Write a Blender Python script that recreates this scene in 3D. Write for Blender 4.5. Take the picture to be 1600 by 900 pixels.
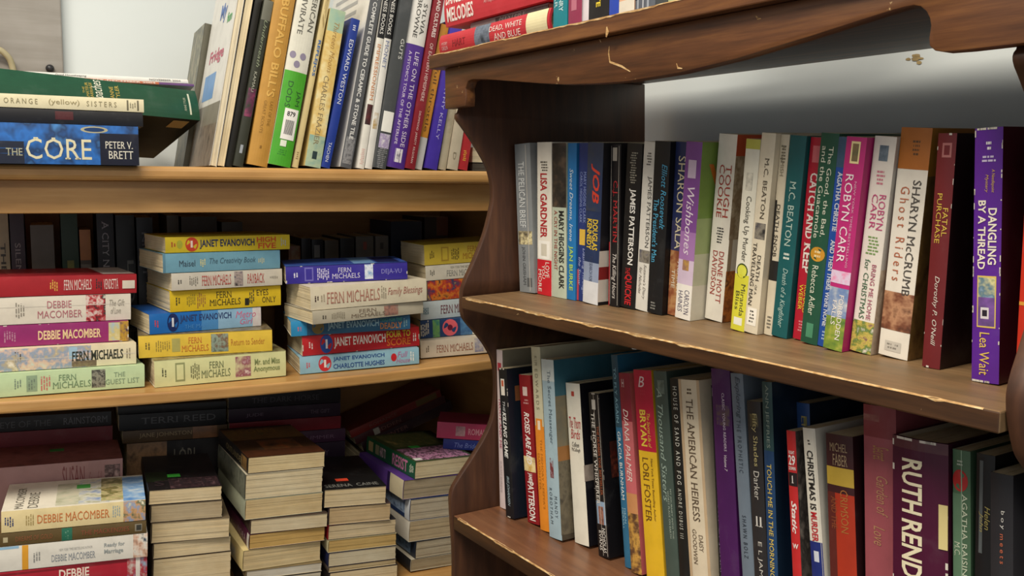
import bpy, bmesh, math, random
import numpy as np
from mathutils import Vector, Matrix
random.seed(7)
for o in list(bpy.data.objects): bpy.data.objects.remove(o)
S = bpy.context.scene; COL = S.collection
H = 1.45                                    # camera height (m)
# ---------------------------------------------------------------- camera
FPX = 1450.0; PITCH = math.atan(165.5/FPX); ROLL = .0098
Fw = np.array([0, math.cos(PITCH), -math.sin(PITCH)]); R0 = np.array([1., 0, 0]); U0 = np.array([0, math.sin(PITCH), math.cos(PITCH)])
Rt = R0*math.cos(ROLL)+U0*math.sin(ROLL); Up = U0*math.cos(ROLL)-R0*math.sin(ROLL)
cam = bpy.data.cameras.new('camera'); cam.sensor_width = 36; cam.lens = 36*FPX/1600; cam.clip_start = .02
co = bpy.data.objects.new('camera', cam); COL.objects.link(co); S.camera = co
m = Matrix.Identity(4)
for i in range(3): m[i][0] = Rt[i]; m[i][1] = Up[i]; m[i][2] = -Fw[i]
m[2][3] = H; co.matrix_world = m
# ---------------------------------------------------------------- world, lamp, added fill, exposure
W = bpy.data.worlds.new('world'); S.world = W; W.use_nodes = True
W.node_tree.nodes['Background'].inputs[0].default_value = (.86, .88, .88, 1); W.node_tree.nodes['Background'].inputs[1].default_value = .36
def area(name, loc, tgt, sx, sy, power, col):
    l = bpy.data.lights.new(name, 'AREA'); l.shape = 'RECTANGLE'; l.size = sx; l.size_y = sy; l.energy = power; l.color = col
    o = bpy.data.objects.new(name, l); COL.objects.link(o); o.location = loc
    o.rotation_euler = (Vector(tgt)-Vector(loc)).to_track_quat('-Z', 'Y').to_euler()
area('ceiling_lamp_near', (-.62, .12, 2.78), (-.62, .12, 0), 1.2, .4, 34, (1, .905, .76))
area('added_fill_far', (.5, -1.7, 2.78), (.5, -1.7, 0), 1.2, .4, 22, (1, .905, .76))  # added fill, no lamp known there; brightens the wall behind the pine case
S.view_settings.view_transform = 'Standard'; S.view_settings.look = 'None'; S.view_settings.exposure = .6
S.view_settings.gamma = 1; S.view_settings.use_curve_mapping = False
# ---------------------------------------------------------------- geometry of the place (camera-relative, metres)
def ray(x, y): return Fw+Rt*(x-800)/FPX-Up*(y-450)/FPX
def hit(x, y, O, n): d = ray(x, y); return d*((O@n)/(d@n))
def unit(t): t = np.array(t, float); return t/np.linalg.norm(t)
UZ = np.array([0, 0, 1.])
u_ = ray(-165, 275); u_ = -unit([u_[0], u_[1], 0]); v_ = np.array([-u_[1], u_[0], 0])     # dark case: along the shelf, into the shelf
a_ = ray(3700, 313); a_ = unit([a_[0], a_[1], 0]); b_ = np.array([-a_[1], a_[0], 0])      # pine case
B0 = hit(737, 467.5, np.array([0, 0, -.13]), UZ)
A0 = hit(240, 614, np.array([0, 0, -.273]), UZ)
def Bw(u, v, z): return np.array([B0[0], B0[1], 0])+u*u_+v*v_+z*UZ
def Aw(a, b, z): return np.array([A0[0], A0[1], 0])+a*a_+b*b_+z*UZ
class Frame:
    def __init__(s, O, ex, ey, ez): s.O, s.x, s.y, s.z = O, ex, ey, ez
    def loc(s, P): q = P-s.O; return np.array([q@s.x, q@s.y, q@s.z])
    def pt(s, c): return s.O+c[0]*s.x+c[1]*s.y+c[2]*s.z
    def on_y(s, px, d): return s.loc(hit(px[0], px[1], s.O+d*s.y, s.y))
    def on_z(s, px, h=0): return s.loc(hit(px[0], px[1], s.O+h*s.z, s.z))
TL = math.atan(.03); vt_ = v_*math.cos(TL)+UZ*math.sin(TL)
F_MID = Frame(B0, u_, vt_, np.cross(u_, vt_))
F_LOW = Frame(Bw(0, 0, -.3918), u_, v_, UZ)
F_TOP = Frame(Bw(0, 0, .1415), u_, v_, UZ)
ZPT = .0155
F_PT = Frame(Aw(0, 0, ZPT), a_, b_, UZ)
def zmid(a): return -.2742+.062*(a-.15)**2
# ---------------------------------------------------------------- materials
def lin(h):
    c = [int(h[i:i+2], 16)/255 for i in (0, 2, 4)]
    return tuple((x/12.92 if x <= .04045 else ((x+.055)/1.055)**2.4) for x in c)+(1,)
MC = {}
def nt(name):
    mt = bpy.data.materials.new(name); mt.use_nodes = True; t = mt.node_tree; b = t.nodes['Principled BSDF']; return mt, t, b
def nd(t, k, **kw):
    n = t.nodes.new(k)
    for a, b in kw.items(): setattr(n, a, b)
    return n
def coords(t, sc, rot=None):
    tc = nd(t, 'ShaderNodeTexCoord'); mp = nd(t, 'ShaderNodeMapping'); mp.inputs['Scale'].default_value = sc
    t.links.new(tc.outputs['Object'], mp.inputs[0]); return mp.outputs[0]
def ramp(t, fac, stops):
    r = nd(t, 'ShaderNodeValToRGB'); t.links.new(fac, r.inputs[0]); e = r.color_ramp.elements
    while len(e) < len(stops): e.new(.5)
    for i, (p, c) in enumerate(stops): e[i].position = p; e[i].color = c
    return r.outputs[0]
def noise(t, vec, scale, detail=4, rough=.55):
    n = nd(t, 'ShaderNodeTexNoise'); n.inputs['Scale'].default_value = scale; n.inputs['Detail'].default_value = detail; n.inputs['Roughness'].default_value = rough
    t.links.new(vec, n.inputs['Vector']); return n.outputs['Fac']
def sc(c, k): return tuple(min(1, x*k) for x in c[:3])+(1,)
def print_mat(h, rough=.42):                # printed card: the colour with faint handling scuffs
    k = ('p', h, rough)
    if k in MC: return MC[k]
    mt, t, b = nt('printed_'+h); c = lin(h); v = coords(t, (1, 1, 1)); f = noise(t, v, 38, 5)
    t.links.new(ramp(t, f, [(.25, sc(c, .84)), (.55, c), (.8, tuple(x*.93+.03 for x in c[:3])+(1,))]), b.inputs['Base Color'])
    b.inputs['Roughness'].default_value = rough; b.inputs['Specular IOR Level'].default_value = .35
    MC[k] = mt; return mt
def ink_mat(h):
    k = ('i', h)
    if k in MC: return MC[k]
    mt, t, b = nt('ink_'+h); v = coords(t, (1, 1, 1)); f = noise(t, v, 300, 2); c = lin(h)
    t.links.new(ramp(t, f, [(.3, sc(c, .9)), (.7, c)]), b.inputs['Base Color']); b.inputs['Roughness'].default_value = .4
    MC[k] = mt; return mt
def pic_mat(cols, scale=60):                # a printed picture: blotches of the picture's own colours
    k = ('q', cols, scale)
    if k in MC: return MC[k]
    mt, t, b = nt('picture_'+cols.replace(' ', '_')); v = coords(t, (1, 1.7, 1.2)); f = noise(t, v, scale, 3, .6); cs = cols.split()
    st = [(.3+.42*i/max(1, len(cs)-1), lin(c)) for i, c in enumerate(cs)]
    if scale >= 140: st = [(.47, st[0][1]), (.53, st[1][1])]+([(.62, st[1][1]), (.68, st[2][1])] if len(st) > 2 else [])     # small print: crisp flecks
    t.links.new(ramp(t, f, st), b.inputs['Base Color']); b.inputs['Roughness'].default_value = .38
    MC[k] = mt; return mt
def page_mat(h):
    k = ('g', h)
    if k in MC: return MC[k]
    mt, t, b = nt('pages_'+h); c = lin(h); f = noise(t, coords(t, (900, 14, 14)), 1, 3, .7); g = noise(t, coords(t, (1, 1, 1)), 22, 4)
    col = ramp(t, f, [(.3, sc(c, .74)), (.62, c)]); col2 = ramp(t, g, [(.3, (.78, .70, .58, 1)), (.6, (1, 1, 1, 1))])
    mx = nd(t, 'ShaderNodeMixRGB', blend_type='MULTIPLY'); mx.inputs[0].default_value = .7
    t.links.new(col, mx.inputs[1]); t.links.new(col2, mx.inputs[2]); t.links.new(mx.outputs[0], b.inputs['Base Color']); b.inputs['Roughness'].default_value = .85
    bp = nd(t, 'ShaderNodeBump'); bp.inputs['Strength'].default_value = .35; bp.inputs['Distance'].default_value = .0006
    t.links.new(f, bp.inputs['Height']); t.links.new(bp.outputs[0], b.inputs['Normal'])
    MC[k] = mt; return mt
def wood_mat(name, c1, c2, c3, grain, rough=.45, worn=None, dust_sheen=None):
    mt, t, b = nt(name); v = coords(t, grain); f = noise(t, v, 1, 6, .62)
    col = ramp(t, f, [(.28, lin(c1)), (.5, lin(c2)), (.74, lin(c3))])
    g = noise(t, coords(t, (9, 9, 9)), 1, 4)
    mx = nd(t, 'ShaderNodeMixRGB', blend_type='MULTIPLY'); mx.inputs[0].default_value = .55
    t.links.new(col, mx.inputs[1]); t.links.new(ramp(t, g, [(.3, (.6, .56, .52, 1)), (.62, (1, 1, 1, 1))]), mx.inputs[2]); out = mx.outputs[0]
    if worn:                                # small chips and scrapes down to pale wood
        h = noise(t, coords(t, (60, 60, 60)), 1, 5, .7)
        m2 = nd(t, 'ShaderNodeMixRGB'); t.links.new(ramp(t, h, [(worn[1], (0, 0, 0, 1)), (worn[1]+.03, (1, 1, 1, 1))]), m2.inputs[0])
        t.links.new(out, m2.inputs[1]); m2.inputs[2].default_value = lin(worn[0]); out = m2.outputs[0]
    if dust_sheen:  # patchy tan blend: some dust, some reflection painted in
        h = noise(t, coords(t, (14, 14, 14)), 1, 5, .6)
        m3 = nd(t, 'ShaderNodeMixRGB'); t.links.new(ramp(t, h, [(.3, (dust_sheen[1]*.4,)*3+(1,)), (.65, (dust_sheen[1],)*3+(1,))]), m3.inputs[0])
        t.links.new(out, m3.inputs[1]); m3.inputs[2].default_value = lin(dust_sheen[0]); out = m3.outputs[0]
    t.links.new(out, b.inputs['Base Color']); b.inputs['Roughness'].default_value = rough
    bp = nd(t, 'ShaderNodeBump'); bp.inputs['Strength'].default_value = .12; bp.inputs['Distance'].default_value = .001
    t.links.new(f, bp.inputs['Height']); t.links.new(bp.outputs[0], b.inputs['Normal'])
    return mt
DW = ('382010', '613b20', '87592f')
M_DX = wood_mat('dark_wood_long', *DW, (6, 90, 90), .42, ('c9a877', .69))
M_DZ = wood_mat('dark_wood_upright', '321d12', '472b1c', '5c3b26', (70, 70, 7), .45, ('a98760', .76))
M_DS = wood_mat('dark_wood_shelf', '3a2616', '6b4b2d', '90704c', (5, 60, 60), .48, None, ('94805f', .4))  # tan blend paints in the wall's grazing reflection on the middle shelf
M_DF = wood_mat('dark_wood_edge_shaded', '28160b', '412813', '5a3a20', (6, 90, 90), .45, ('c9a877', .70))  # shelf fronts: same wood darkened in colour to offset the lamp's strong light
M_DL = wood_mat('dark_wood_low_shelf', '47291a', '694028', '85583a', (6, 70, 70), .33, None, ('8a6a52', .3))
M_EDGE = wood_mat('worn_edge', '6b4526', 'c29a64', 'ecd9ac', (90, 300, 300), .6)
M_PX = wood_mat('pine_long', 'a77a45', 'b98d53', 'c8a069', (5, 80, 60), .4)
M_PI = wood_mat('pine_inside', '8a6236', '9c7140', 'ab8049', (5, 60, 60), .5)
def plain(name, h, rough=.6, sca=20, amt=.9):
    mt, t, b = nt(name); c = lin(h); f = noise(t, coords(t, (1, 1, 1)), sca, 5)
    t.links.new(ramp(t, f, [(.3, sc(c, amt)), (.65, c)]), b.inputs['Base Color']); b.inputs['Roughness'].default_value = rough; return mt
# ---------------------------------------------------------------- mesh helpers
HV = np.array([0, 0, H])
def link(name, me, mats=(), parent=None):
    o = bpy.data.objects.new(name, me); COL.objects.link(o)
    for mt in mats: me.materials.append(mt)
    if parent: o.parent = parent
    return o
def empty(name, label, cat, mw, group=None):
    o = bpy.data.objects.new(name, None); COL.objects.link(o); o.empty_display_size = .02; o.matrix_world = mw
    o['label'] = label; o['category'] = cat
    if group: o['group'] = group
    return o
def mat4(O, ex, ey, ez):
    m = Matrix.Identity(4); O = O+HV
    for i in range(3): m[i][0] = ex[i]; m[i][1] = ey[i]; m[i][2] = ez[i]; m[i][3] = O[i]
    return m
def bbox(bm, x0, x1, y0, y1, z0, z1, mi=0):
    vs = [bm.verts.new((x, y, z)) for x in (x0, x1) for y in (y0, y1) for z in (z0, z1)]
    for q in ((0, 1, 3, 2), (4, 6, 7, 5), (0, 4, 5, 1), (2, 3, 7, 6), (0, 2, 6, 4), (1, 5, 7, 3)):
        f = bm.faces.new([vs[i] for i in q]); f.material_index = mi
    return vs
def fin(bm, name, mats, parent=None, bevel=0, seg=2, smooth=False):
    bmesh.ops.recalc_face_normals(bm, faces=bm.faces)
    if bevel: bmesh.ops.bevel(bm, geom=[e for e in bm.edges if e.is_manifold and e.calc_face_angle(0) > .6], offset=bevel, segments=seg, profile=.5, affect='EDGES')
    me = bpy.data.meshes.new(name); bm.to_mesh(me); bm.free()
    if smooth:
        for p in me.polygons: p.use_smooth = True
        if smooth != True: me.set_sharp_from_angle(angle=smooth)
    return link(name, me, mats, parent)
def prism(bm, pts, z0, z1, axis=2, mi=0):   # extrude a closed outline; pts are 2-D, axis is the extrusion axis
    def mk(p, h):
        c = [0, 0, 0]; o = [i for i in range(3) if i != axis]; c[o[0]], c[o[1]] = p; c[axis] = h; return bm.verts.new(c)
    lo = [mk(p, z0) for p in pts]; hi = [mk(p, z1) for p in pts]; n = len(pts)
    fs = [bm.faces.new(lo[::-1]), bm.faces.new(hi)]+[bm.faces.new((lo[i], lo[(i+1) % n], hi[(i+1) % n], hi[i])) for i in range(n)]
    for f in fs: f.material_index = mi
# ---------------------------------------------------------------- lettering
TXT = {}
def glyphs(s, fl):
    k = (s, fl)
    if k in TXT: return TXT[k]
    c = bpy.data.curves.new('t', 'FONT'); c.body = s; c.size = 1; c.resolution_u = 2
    if 'b' in fl: c.offset = .022
    if 'i' in fl: c.shear = .28
    if 'w' in fl: c.space_character = 1.5
    o = bpy.data.objects.new('t', c); COL.objects.link(o); bpy.context.view_layer.update()
    me = bpy.data.meshes.new_from_object(o.evaluated_get(bpy.context.evaluated_depsgraph_get()))
    V = np.array([v.co[:] for v in me.vertices]).reshape(-1, 3)[:, :2]; P = [tuple(p.vertices) for p in me.polygons]
    if 's' in fl:                           # serifs: short bars where thin stems meet the baseline and the cap line
        cnt = {}
        for p in P:
            for i in range(len(p)): e = tuple(sorted((p[i], p[(i+1) % len(p)]))); cnt[e] = cnt.get(e, 0)+1
        ed = [e for e, n in cnt.items() if n == 1]; V = V.tolist(); top = .72
        for y, bar in ((.035, (0, .05)), (top-.035, (top-.05, top))):
            xs = sorted(V[i][0]+(y-V[i][1])/(V[j][1]-V[i][1])*(V[j][0]-V[i][0]) for i, j in ed if (V[i][1]-y)*(V[j][1]-y) < 0)
            for x0, x1 in zip(xs[::2], xs[1::2]):
                if x1-x0 < .17:
                    n = len(V); V += [[x0-.055, bar[0]], [x1+.055, bar[0]], [x1+.055, bar[1]], [x0-.055, bar[1]]]; P.append((n, n+1, n+2, n+3))
        V = np.array(V)
    bpy.data.meshes.remove(me); bpy.data.objects.remove(o); bpy.data.curves.remove(c)
    lo, hi = V.min(0), V.max(0); V = (V-lo)/(hi-lo); TXT[k] = (V, P); return TXT[k]
# ---------------------------------------------------------------- one book
def PWL(c):                                  # the spine's section, straight between the cover's own eight strips
    c = min(1, max(0, c))*8; i = min(7, int(c)); f = lambda k: (2*k/8-1)**2
    return f(i)+(f(i+1)-f(i))*(c-i)
BULGE_P, BULGE_H = .0007, .0026
def make_book(mw, name, label, group, T, L, Wd, spine='888888', front=None, back=None, pages='d9cba8', hb=False, deco=(), texts=(), stick=(), wear=0, cat='book', creases=(), rough=.42):
    root = empty(name, label, cat, mw, group)
    front = front or spine; back = back or front
    t = .0025 if hb else .0005; ov = .003 if hb else 0.; bul = min(BULGE_H if hb else BULGE_P, T*.12)
    t = min(t, T*.2)
    def ys(c): return bul*PWL(c)
    bm = bmesh.new(); mats = [print_mat(spine, rough), print_mat(front, rough), print_mat(back, rough), plain_cache('board', 'd8cdb4')]
    N = 8
    out = [(0, Wd)]+[(0+T*c, ys(c)) for c in [i/N for i in range(N+1)]]+[(T, Wd)]
    inn = [(t, Wd)]+[(t+(T-2*t)*c, ys(c)+t) for c in [i/N for i in range(N+1)]]+[(T-t, Wd)]
    n = len(out); rings = []
    for z in (0, L): rings.append(([bm.verts.new((x, y, z)) for x, y in out], [bm.verts.new((x, y, z)) for x, y in inn]))
    (o0, i0), (o1, i1) = rings
    for k in range(n-1):
        mi = 2 if k == 0 else (1 if k == n-2 else 0)
        f = bm.faces.new((o0[k], o0[k+1], o1[k+1], o1[k])); f.material_index = mi
        f = bm.faces.new((i0[k+1], i0[k], i1[k], i1[k+1])); f.material_index = 3
        f = bm.faces.new((o0[k+1], o0[k], i0[k], i0[k+1])); f.material_index = mi
        f = bm.faces.new((o1[k], o1[k+1], i1[k+1], i1[k])); f.material_index = mi
    for k in (0, n-1):
        f = bm.faces.new((o0[k], o1[k], i1[k], i0[k])); f.material_index = 2 if k == 0 else 1
    bmesh.ops.recalc_face_normals(bm, faces=bm.faces)
    def P(face, s, c, e):                   # s 0 head .. 1 tail; c across the face, 0..1
        z = L*(1-s)
        if face == 's': return (T*c, ys(min(1, max(0, c)))-e, z)
        if face == 'f': return (T+e, Wd*c, z)
        if face == 'b': return (-e, Wd*c, z)
    def patch(face, s0, s1, c0, c1, mi, e):
        kx = 8 if face == 's' else 1
        for i in range(kx):
            ca, cb = c0+(c1-c0)*i/kx, c0+(c1-c0)*(i+1)/kx
            f = bm.faces.new([bm.verts.new(P(face, s, c, e)) for s, c in ((s1, ca), (s1, cb), (s0, cb), (s0, ca))]); f.material_index = mi
    mi_of = {}
    def mi(mt):
        if mt not in mi_of: mats.append(mt); mi_of[mt] = len(mats)-1
        return mi_of[mt]
    e = .00015
    for d in deco:
        face, s0, s1, c0, c1, col = d[:6]
        if ' ' in col and len(d) > 6 and d[6] >= 140:         # lines of print too small to read
            ink = max(col.split(), key=lambda q: sum((x-y)**2 for x, y in zip(lin(q), lin(spine))))
            s0, s1, c0, c1 = d[1:5]; r3 = random.Random(int(s0*1e4)+int(L*1e5)); nl = max(2, int((s1-s0)*L/.0024)); e += .00001
            for q in range(nl):
                sa = s0+(s1-s0)*(q+.2)/nl; sb = s0+(s1-s0)*(q+.72)/nl; c = c0+(c1-c0)*r3.uniform(0, .25); ce = c1-(c1-c0)*r3.uniform(0, .25)
                while c < ce:
                    c2 = min(ce, c+(c1-c0)*r3.uniform(.12, .4)); ptc = [bm.verts.new(P(face, ss, cc, e)) for ss, cc in ((sb, c), (sb, c2), (sa, c2), (sa, c))]
                    bm.faces.new(ptc).material_index = mi(ink_mat(ink)); c = c2+(c1-c0)*.06
            continue
        mt = pic_mat(col, d[6] if len(d) > 6 else 60) if ' ' in col else print_mat(col, rough)
        e += .00001
        if face == 'so':                     # round mark
            bm.faces.new([bm.verts.new(P('s', (s0_+s1_)/2-(s1_-s0_)/2*math.cos(q*.3927), (c0+c1)/2+(c1-c0)/2*math.sin(q*.3927), e+.00002)) for s0_, s1_ in (d[1:3],) for q in range(16)]).material_index = mi(mt)
            continue
        if face == 's' and c0 <= 0 and c1 >= 1: c0, c1 = 0, 1
        patch(face, s0, s1, c0, c1, mi(mt), e)
    for c in creases: patch('s', .01, .99, c, c+.025, mi(print_mat('cfc8bc')), e+.00003)
    rr = random.Random(int(T*1e6)+int(L*1e5))
    for k in range(wear*9):
        s = rr.random()*.97; c = rr.choice((0, 1)); ln = rr.uniform(.004, .03); wd = rr.uniform(.015, .05)
        if rr.random() < .35: s = rr.choice((0, .992)); c = rr.random()*.8; ln = .008; wd = .15
        patch('s', s, min(1, s+ln), max(0, c-wd) if c == 1 else c, 1 if c == 1 else min(1, c+wd), mi(print_mat('d6cfc4')), e+.00004)
    me = bpy.data.meshes.new('cover'); bm.to_mesh(me); bm.free(); cover = link('cover', me, mats, root)
    # page block: gathered signatures, each a hair out of line
    bm = bmesh.new(); k = max(3, min(9, int(T/.0035))); x0, x1 = t+.0001, T-t-.0001
    for i in range(k):
        j = [rr.uniform(0, .0007) for _ in range(3)]
        bbox(bm, x0+(x1-x0)*i/k, x0+(x1-x0)*(i+1)/k, bul+t+.0006, Wd-ov-j[0]-.0003, ov+j[1]+.0002, L-ov-j[2]-.0002)
    fin(bm, 'page_block', [page_mat(pages)], root)
    for tx in texts:
        s, s0, s1, c0, c1, col = tx[:6]; fl = tx[6] if len(tx) > 6 else ''; face = tx[7] if len(tx) > 7 else 's'
        e = .0008 if 'k' in fl else .00036
        V, Pl = glyphs(s, fl.replace('a', '').replace('h', '').replace('k', ''))
        if 'h' in fl: co = [P(face, s1+(s0-s1)*y, c0+(c1-c0)*x, e) for x, y in V]
        else: co = [P(face, s0+(s1-s0)*x, c0+(c1-c0)*y, e) for x, y in V]
        me = bpy.data.meshes.new('lettering')
        if face == 's':                      # cut the print into strips so that it lies on the curved spine
            bt = bmesh.new(); ax = 0 if 'h' in fl else 1; bv = [bt.verts.new((x, y, 0)) for x, y in V]
            for p in Pl:
                if len(set(p)) == len(p):
                    try: bt.faces.new([bv[i] for i in p])
                    except ValueError: pass
            for q in range(1, 8):
                c = (q/8-c0)/(c1-c0)
                if 0 < c < 1: bmesh.ops.bisect_plane(bt, geom=bt.verts[:]+bt.edges[:]+bt.faces[:], plane_co=((c, 0, 0) if ax == 0 else (0, c, 0)), plane_no=((1, 0, 0) if ax == 0 else (0, 1, 0)))
            for w in bt.verts:
                x, y = w.co.x, w.co.y
                w.co = P(face, s1+(s0-s1)*y, c0+(c1-c0)*x, e) if ax == 0 else P(face, s0+(s1-s0)*x, c0+(c1-c0)*y, e)
            bt.to_mesh(me); bt.free()
        else: me.from_pydata(co, [], Pl)
        link('author_lettering' if 'a' in fl else 'title_lettering', me, [ink_mat(col)], cover)
    for st in stick:
        nm, face, s0, s1, c0, c1, col = st[:7]; b2 = bmesh.new()
        kx = 8; rg = [[b2.verts.new(P(face, s, c0+(c1-c0)*i/kx, ee)) for ee, s in ((.00045, s1), (.00045, s0), (.0007, s0), (.0007, s1))] for i in range(kx+1)]
        for i in range(kx):
            for j in range(4): b2.faces.new((rg[i][j], rg[i][(j+1) % 4], rg[i+1][(j+1) % 4], rg[i+1][j]))
        b2.faces.new(rg[0]); b2.faces.new(rg[-1])
        so = fin(b2, nm, [print_mat(col, .6)], root)
        if len(st) > 7: so['label'] = st[7]
    return root
PLC = {}
def plain_cache(n, h):
    if n not in PLC: PLC[n] = plain(n, h)
    return PLC[n]
# standing rows -------------------------------------------------------------
def quad(r):
    s, c = math.sin(r['lean']), math.cos(r['lean']); T, L = r['T'], r['L']
    h = T*s if s > 0 else 0; x = r['u']
    return np.array([(x, h), (x+T*c, h-T*s), (x+T*c+L*s, h-T*s+L*c), (x+L*s, h+L*c)])
def sep(A, Bq):                              # penetration depth measured along x
    best = 1e9
    for Q in (A, Bq):
        for i in range(2):
            n = Q[(i+1) % 4]-Q[i]; n = np.array([n[1], -n[0]]); n = n/np.linalg.norm(n)
            pa, pb = A@n, Bq@n; ov = min(pa.max(), pb.max())-max(pa.min(), pb.min())
            if ov <= 0: return 0
            if abs(n[0]) > .3: best = min(best, ov/abs(n[0]))
    return best if best < 1e8 else 0
def row(frame, specs, lo=None, group=None, gap=.0012, base=None):
    R = []
    for sp in specs:
        sp = dict(sp); tl, bl, br = sp.pop('tl'), sp.pop('bl'), sp.pop('br'); d = sp.pop('d', None)
        if d is None: d = frame.on_z(bl)[1]
        P, T3 = frame.on_y(bl, d), frame.on_y(tl, d); Q = frame.on_y((br, bl[1]), d)
        lean = math.atan2(T3[0]-P[0], T3[2]-P[2]); u0 = T3[0]-T3[2]*math.tan(lean)
        L = sp.pop('L', None) or T3[2]/math.cos(lean)
        if 'lean' in sp: lean = math.radians(sp.pop('lean'))
        R.append(dict(u=u0, d=d, lean=lean, L=L, T=max(.004, (Q[0]-P[0])*math.cos(lean)), sp=sp))
    for it in range(200):
        mv = 0
        for i in range(len(R)):
            for j in range(i+1, min(i+4, len(R))):
                A, Bk = R[i], R[j]
                if A['d']+A['sp'].get('Wd', .106) < Bk['d'] or Bk['d']+Bk['sp'].get('Wd', .106) < A['d']: continue
                p = sep(quad(A), quad(Bk))
                if p > 0: p += gap; A['u'] -= p*.5; Bk['u'] += p*.5; mv = max(mv, p)
        if lo is not None:
            for r in R:
                x = quad(r)[:, 0].min()
                if x < lo: r['u'] += lo-x
        if mv < 1e-5: break
    for r in R:
        s, c = math.sin(r['lean']), math.cos(r['lean']); sp = r['sp']; h = r['T']*s if s > 0 else 0
        ez = c*frame.z+s*frame.x; ex = c*frame.x-s*frame.z
        hb = max(base(r['u']), base(r['u']+r['T'])) if base else 0
        O = frame.pt((r['u'], r['d'], h+hb+.0004)); ey = frame.y
        if sp.pop('rev', False): O = O+ex*r['T']+ey*sp.get('Wd', .106); ex = -ex; ey = -ey      # fore-edge forward
        make_book(mat4(O, ex, ey, ez), sp.pop('name', 'paperback_book'), sp.pop('label'), sp.pop('group', group), r['T'], r['L'], sp.pop('Wd', .106), **sp)
    print('ROW', group, [(round(r['u'], 3), round(r['d'], 3), round(math.degrees(r['lean']), 1), round(r['L'], 3), round(r['T'], 3)) for r in R])
# lying stacks ---------------------------------------------------------------
def stack(specs, base, b0, roll=0, group=None, a_ref=None, dark=False, fz=False):
    """specs bottom to top; each gives the pixels of the visible long side: bl, br bottom corners, ty = pixel row of its top left corner"""
    aa, bb, OO, Ww = (u_, v_, B0, Bw) if dark else (a_, b_, A0, Aw)
    ro = math.radians(roll); ex = aa*math.cos(ro)-UZ*math.sin(ro); ez = UZ*math.cos(ro)+aa*math.sin(ro)
    P0 = hit(specs[0]['bl'][0], specs[0]['bl'][1], OO+b0*bb, bb); q = P0-OO; a0 = q@aa if a_ref is None else a_ref
    z0 = base(a0) if callable(base) else base
    fr = Frame(Ww(a0, 0, z0), ex, bb, ez); h = .0003; log = []
    for si, sp in enumerate(specs):
        sp = dict(sp); bl, br, ty = sp.pop('bl'), sp.pop('br'), sp.pop('ty'); d = b0+sp.pop('db', 0); ori = sp.pop('o', 's'); yaw = sp.pop('yaw', None); Lx = sp.pop('Lx', None)
        fq = sp.pop('fz', fz); ym = sp.pop('ym', 9)
        if fq: d = float(np.clip(fr.on_z(bl, h)[1], -.006, fq))
        P = fr.on_y(bl, d); Tp = fr.on_y((sp.pop('tx', bl[0]), ty), d); T = sp.pop('T', None) or min(.05, max(.006, Tp[2]-P[2]))
        if sp.pop('top', False): T = max(.008, Tp[2]-h)
        if fz and si+1 < len(specs):         # books that do not lie quite flat: let each take up part of the slack below the next
            T += max(0, min(.0065, fr.on_y(specs[si+1]['bl'], fz)[2]-h-T-.0003))
        Q = fr.on_y(br, d)
        if yaw is None:
            Q2 = fr.on_z(br, h); yaw = math.degrees(math.atan2(Q2[1]-P[1], Q2[0]-P[0])); yaw = max(-ym, min(ym, yaw))
        y = math.radians(yaw); e1 = math.cos(y)*fr.x+math.sin(y)*fr.y; e2 = -math.sin(y)*fr.x+math.cos(y)*fr.y
        # right end: where the ray through br meets the upright plane of the yawed side
        O = fr.pt((P[0], d, h)); Qw = hit(br[0], br[1], O, e2); ln = Lx or (Qw-O)@e1
        log.append((round(d, 3), round(yaw, 1), round(ln, 3), round(T, 4), round(h-P[2], 4)))
        if ori == 's':                       # spine towards us, head at the left
            Wd = sp.pop('Wd', .106); L = ln
            mw = mat4(O+e1*ln, ez, e2, -e1)
        elif ori == 't':                     # tail towards us, spine at the left
            Wd = ln; L = sp.pop('Wd', .171); mw = mat4(O, ez, e1, e2)
        elif ori == 'e':                     # fore-edge towards us
            Wd = sp.pop('Wd', .106); L = ln; mw = mat4(O+e2*Wd, ez, -e2, e1)
        make_book(mw, sp.pop('name', 'paperback_book'), sp.pop('label'), sp.pop('group', group), T, L, Wd, **sp)
        h += T+.0009
    print('STACK', group, log)
# ================================================================ the room
PB = .362; VB = .312                          # wall planes behind the pine case and behind the dark case
wn = v_; wk = (Bw(0, VB, 0)-Aw(0, 0, 0))@wn
def a_at(b, k=0): return (wk-k-b*(b_@wn))/(a_@wn)     # where the dark case's wall plane crosses depth b
def struct(o): o['kind'] = 'structure'; return o
M_WALL = plain('painted_wall', 'd0d7d8', .7, 5, .95)
def setmw(o, mw): o.matrix_world = mw; return o
MA = lambda z=0: mat4(Aw(0, 0, z), a_, b_, UZ)
MB = lambda z=0: mat4(Bw(0, 0, z), u_, v_, UZ)
# corner in plan
ca = a_at(PB); cu = (Aw(ca, PB, 0)-np.array([B0[0], B0[1], 0]))@u_
bm = bmesh.new(); bbox(bm, -2.2, ca, PB, PB+.12, -H, 1.25); setmw(struct(fin(bm, 'wall_left', [M_WALL])), MA())
bm = bmesh.new(); bbox(bm, cu, 2.2, VB, VB+.12, -H, 1.25); setmw(struct(fin(bm, 'wall_right', [M_WALL])), MB())
bm = bmesh.new(); bbox(bm, -3, 3, -3, 3, -.08, 0); o = struct(fin(bm, 'floor', [plain('floor_carpet', '6a6258', .9, 60, .8)])); o.location = (0, 0, 0)
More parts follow.
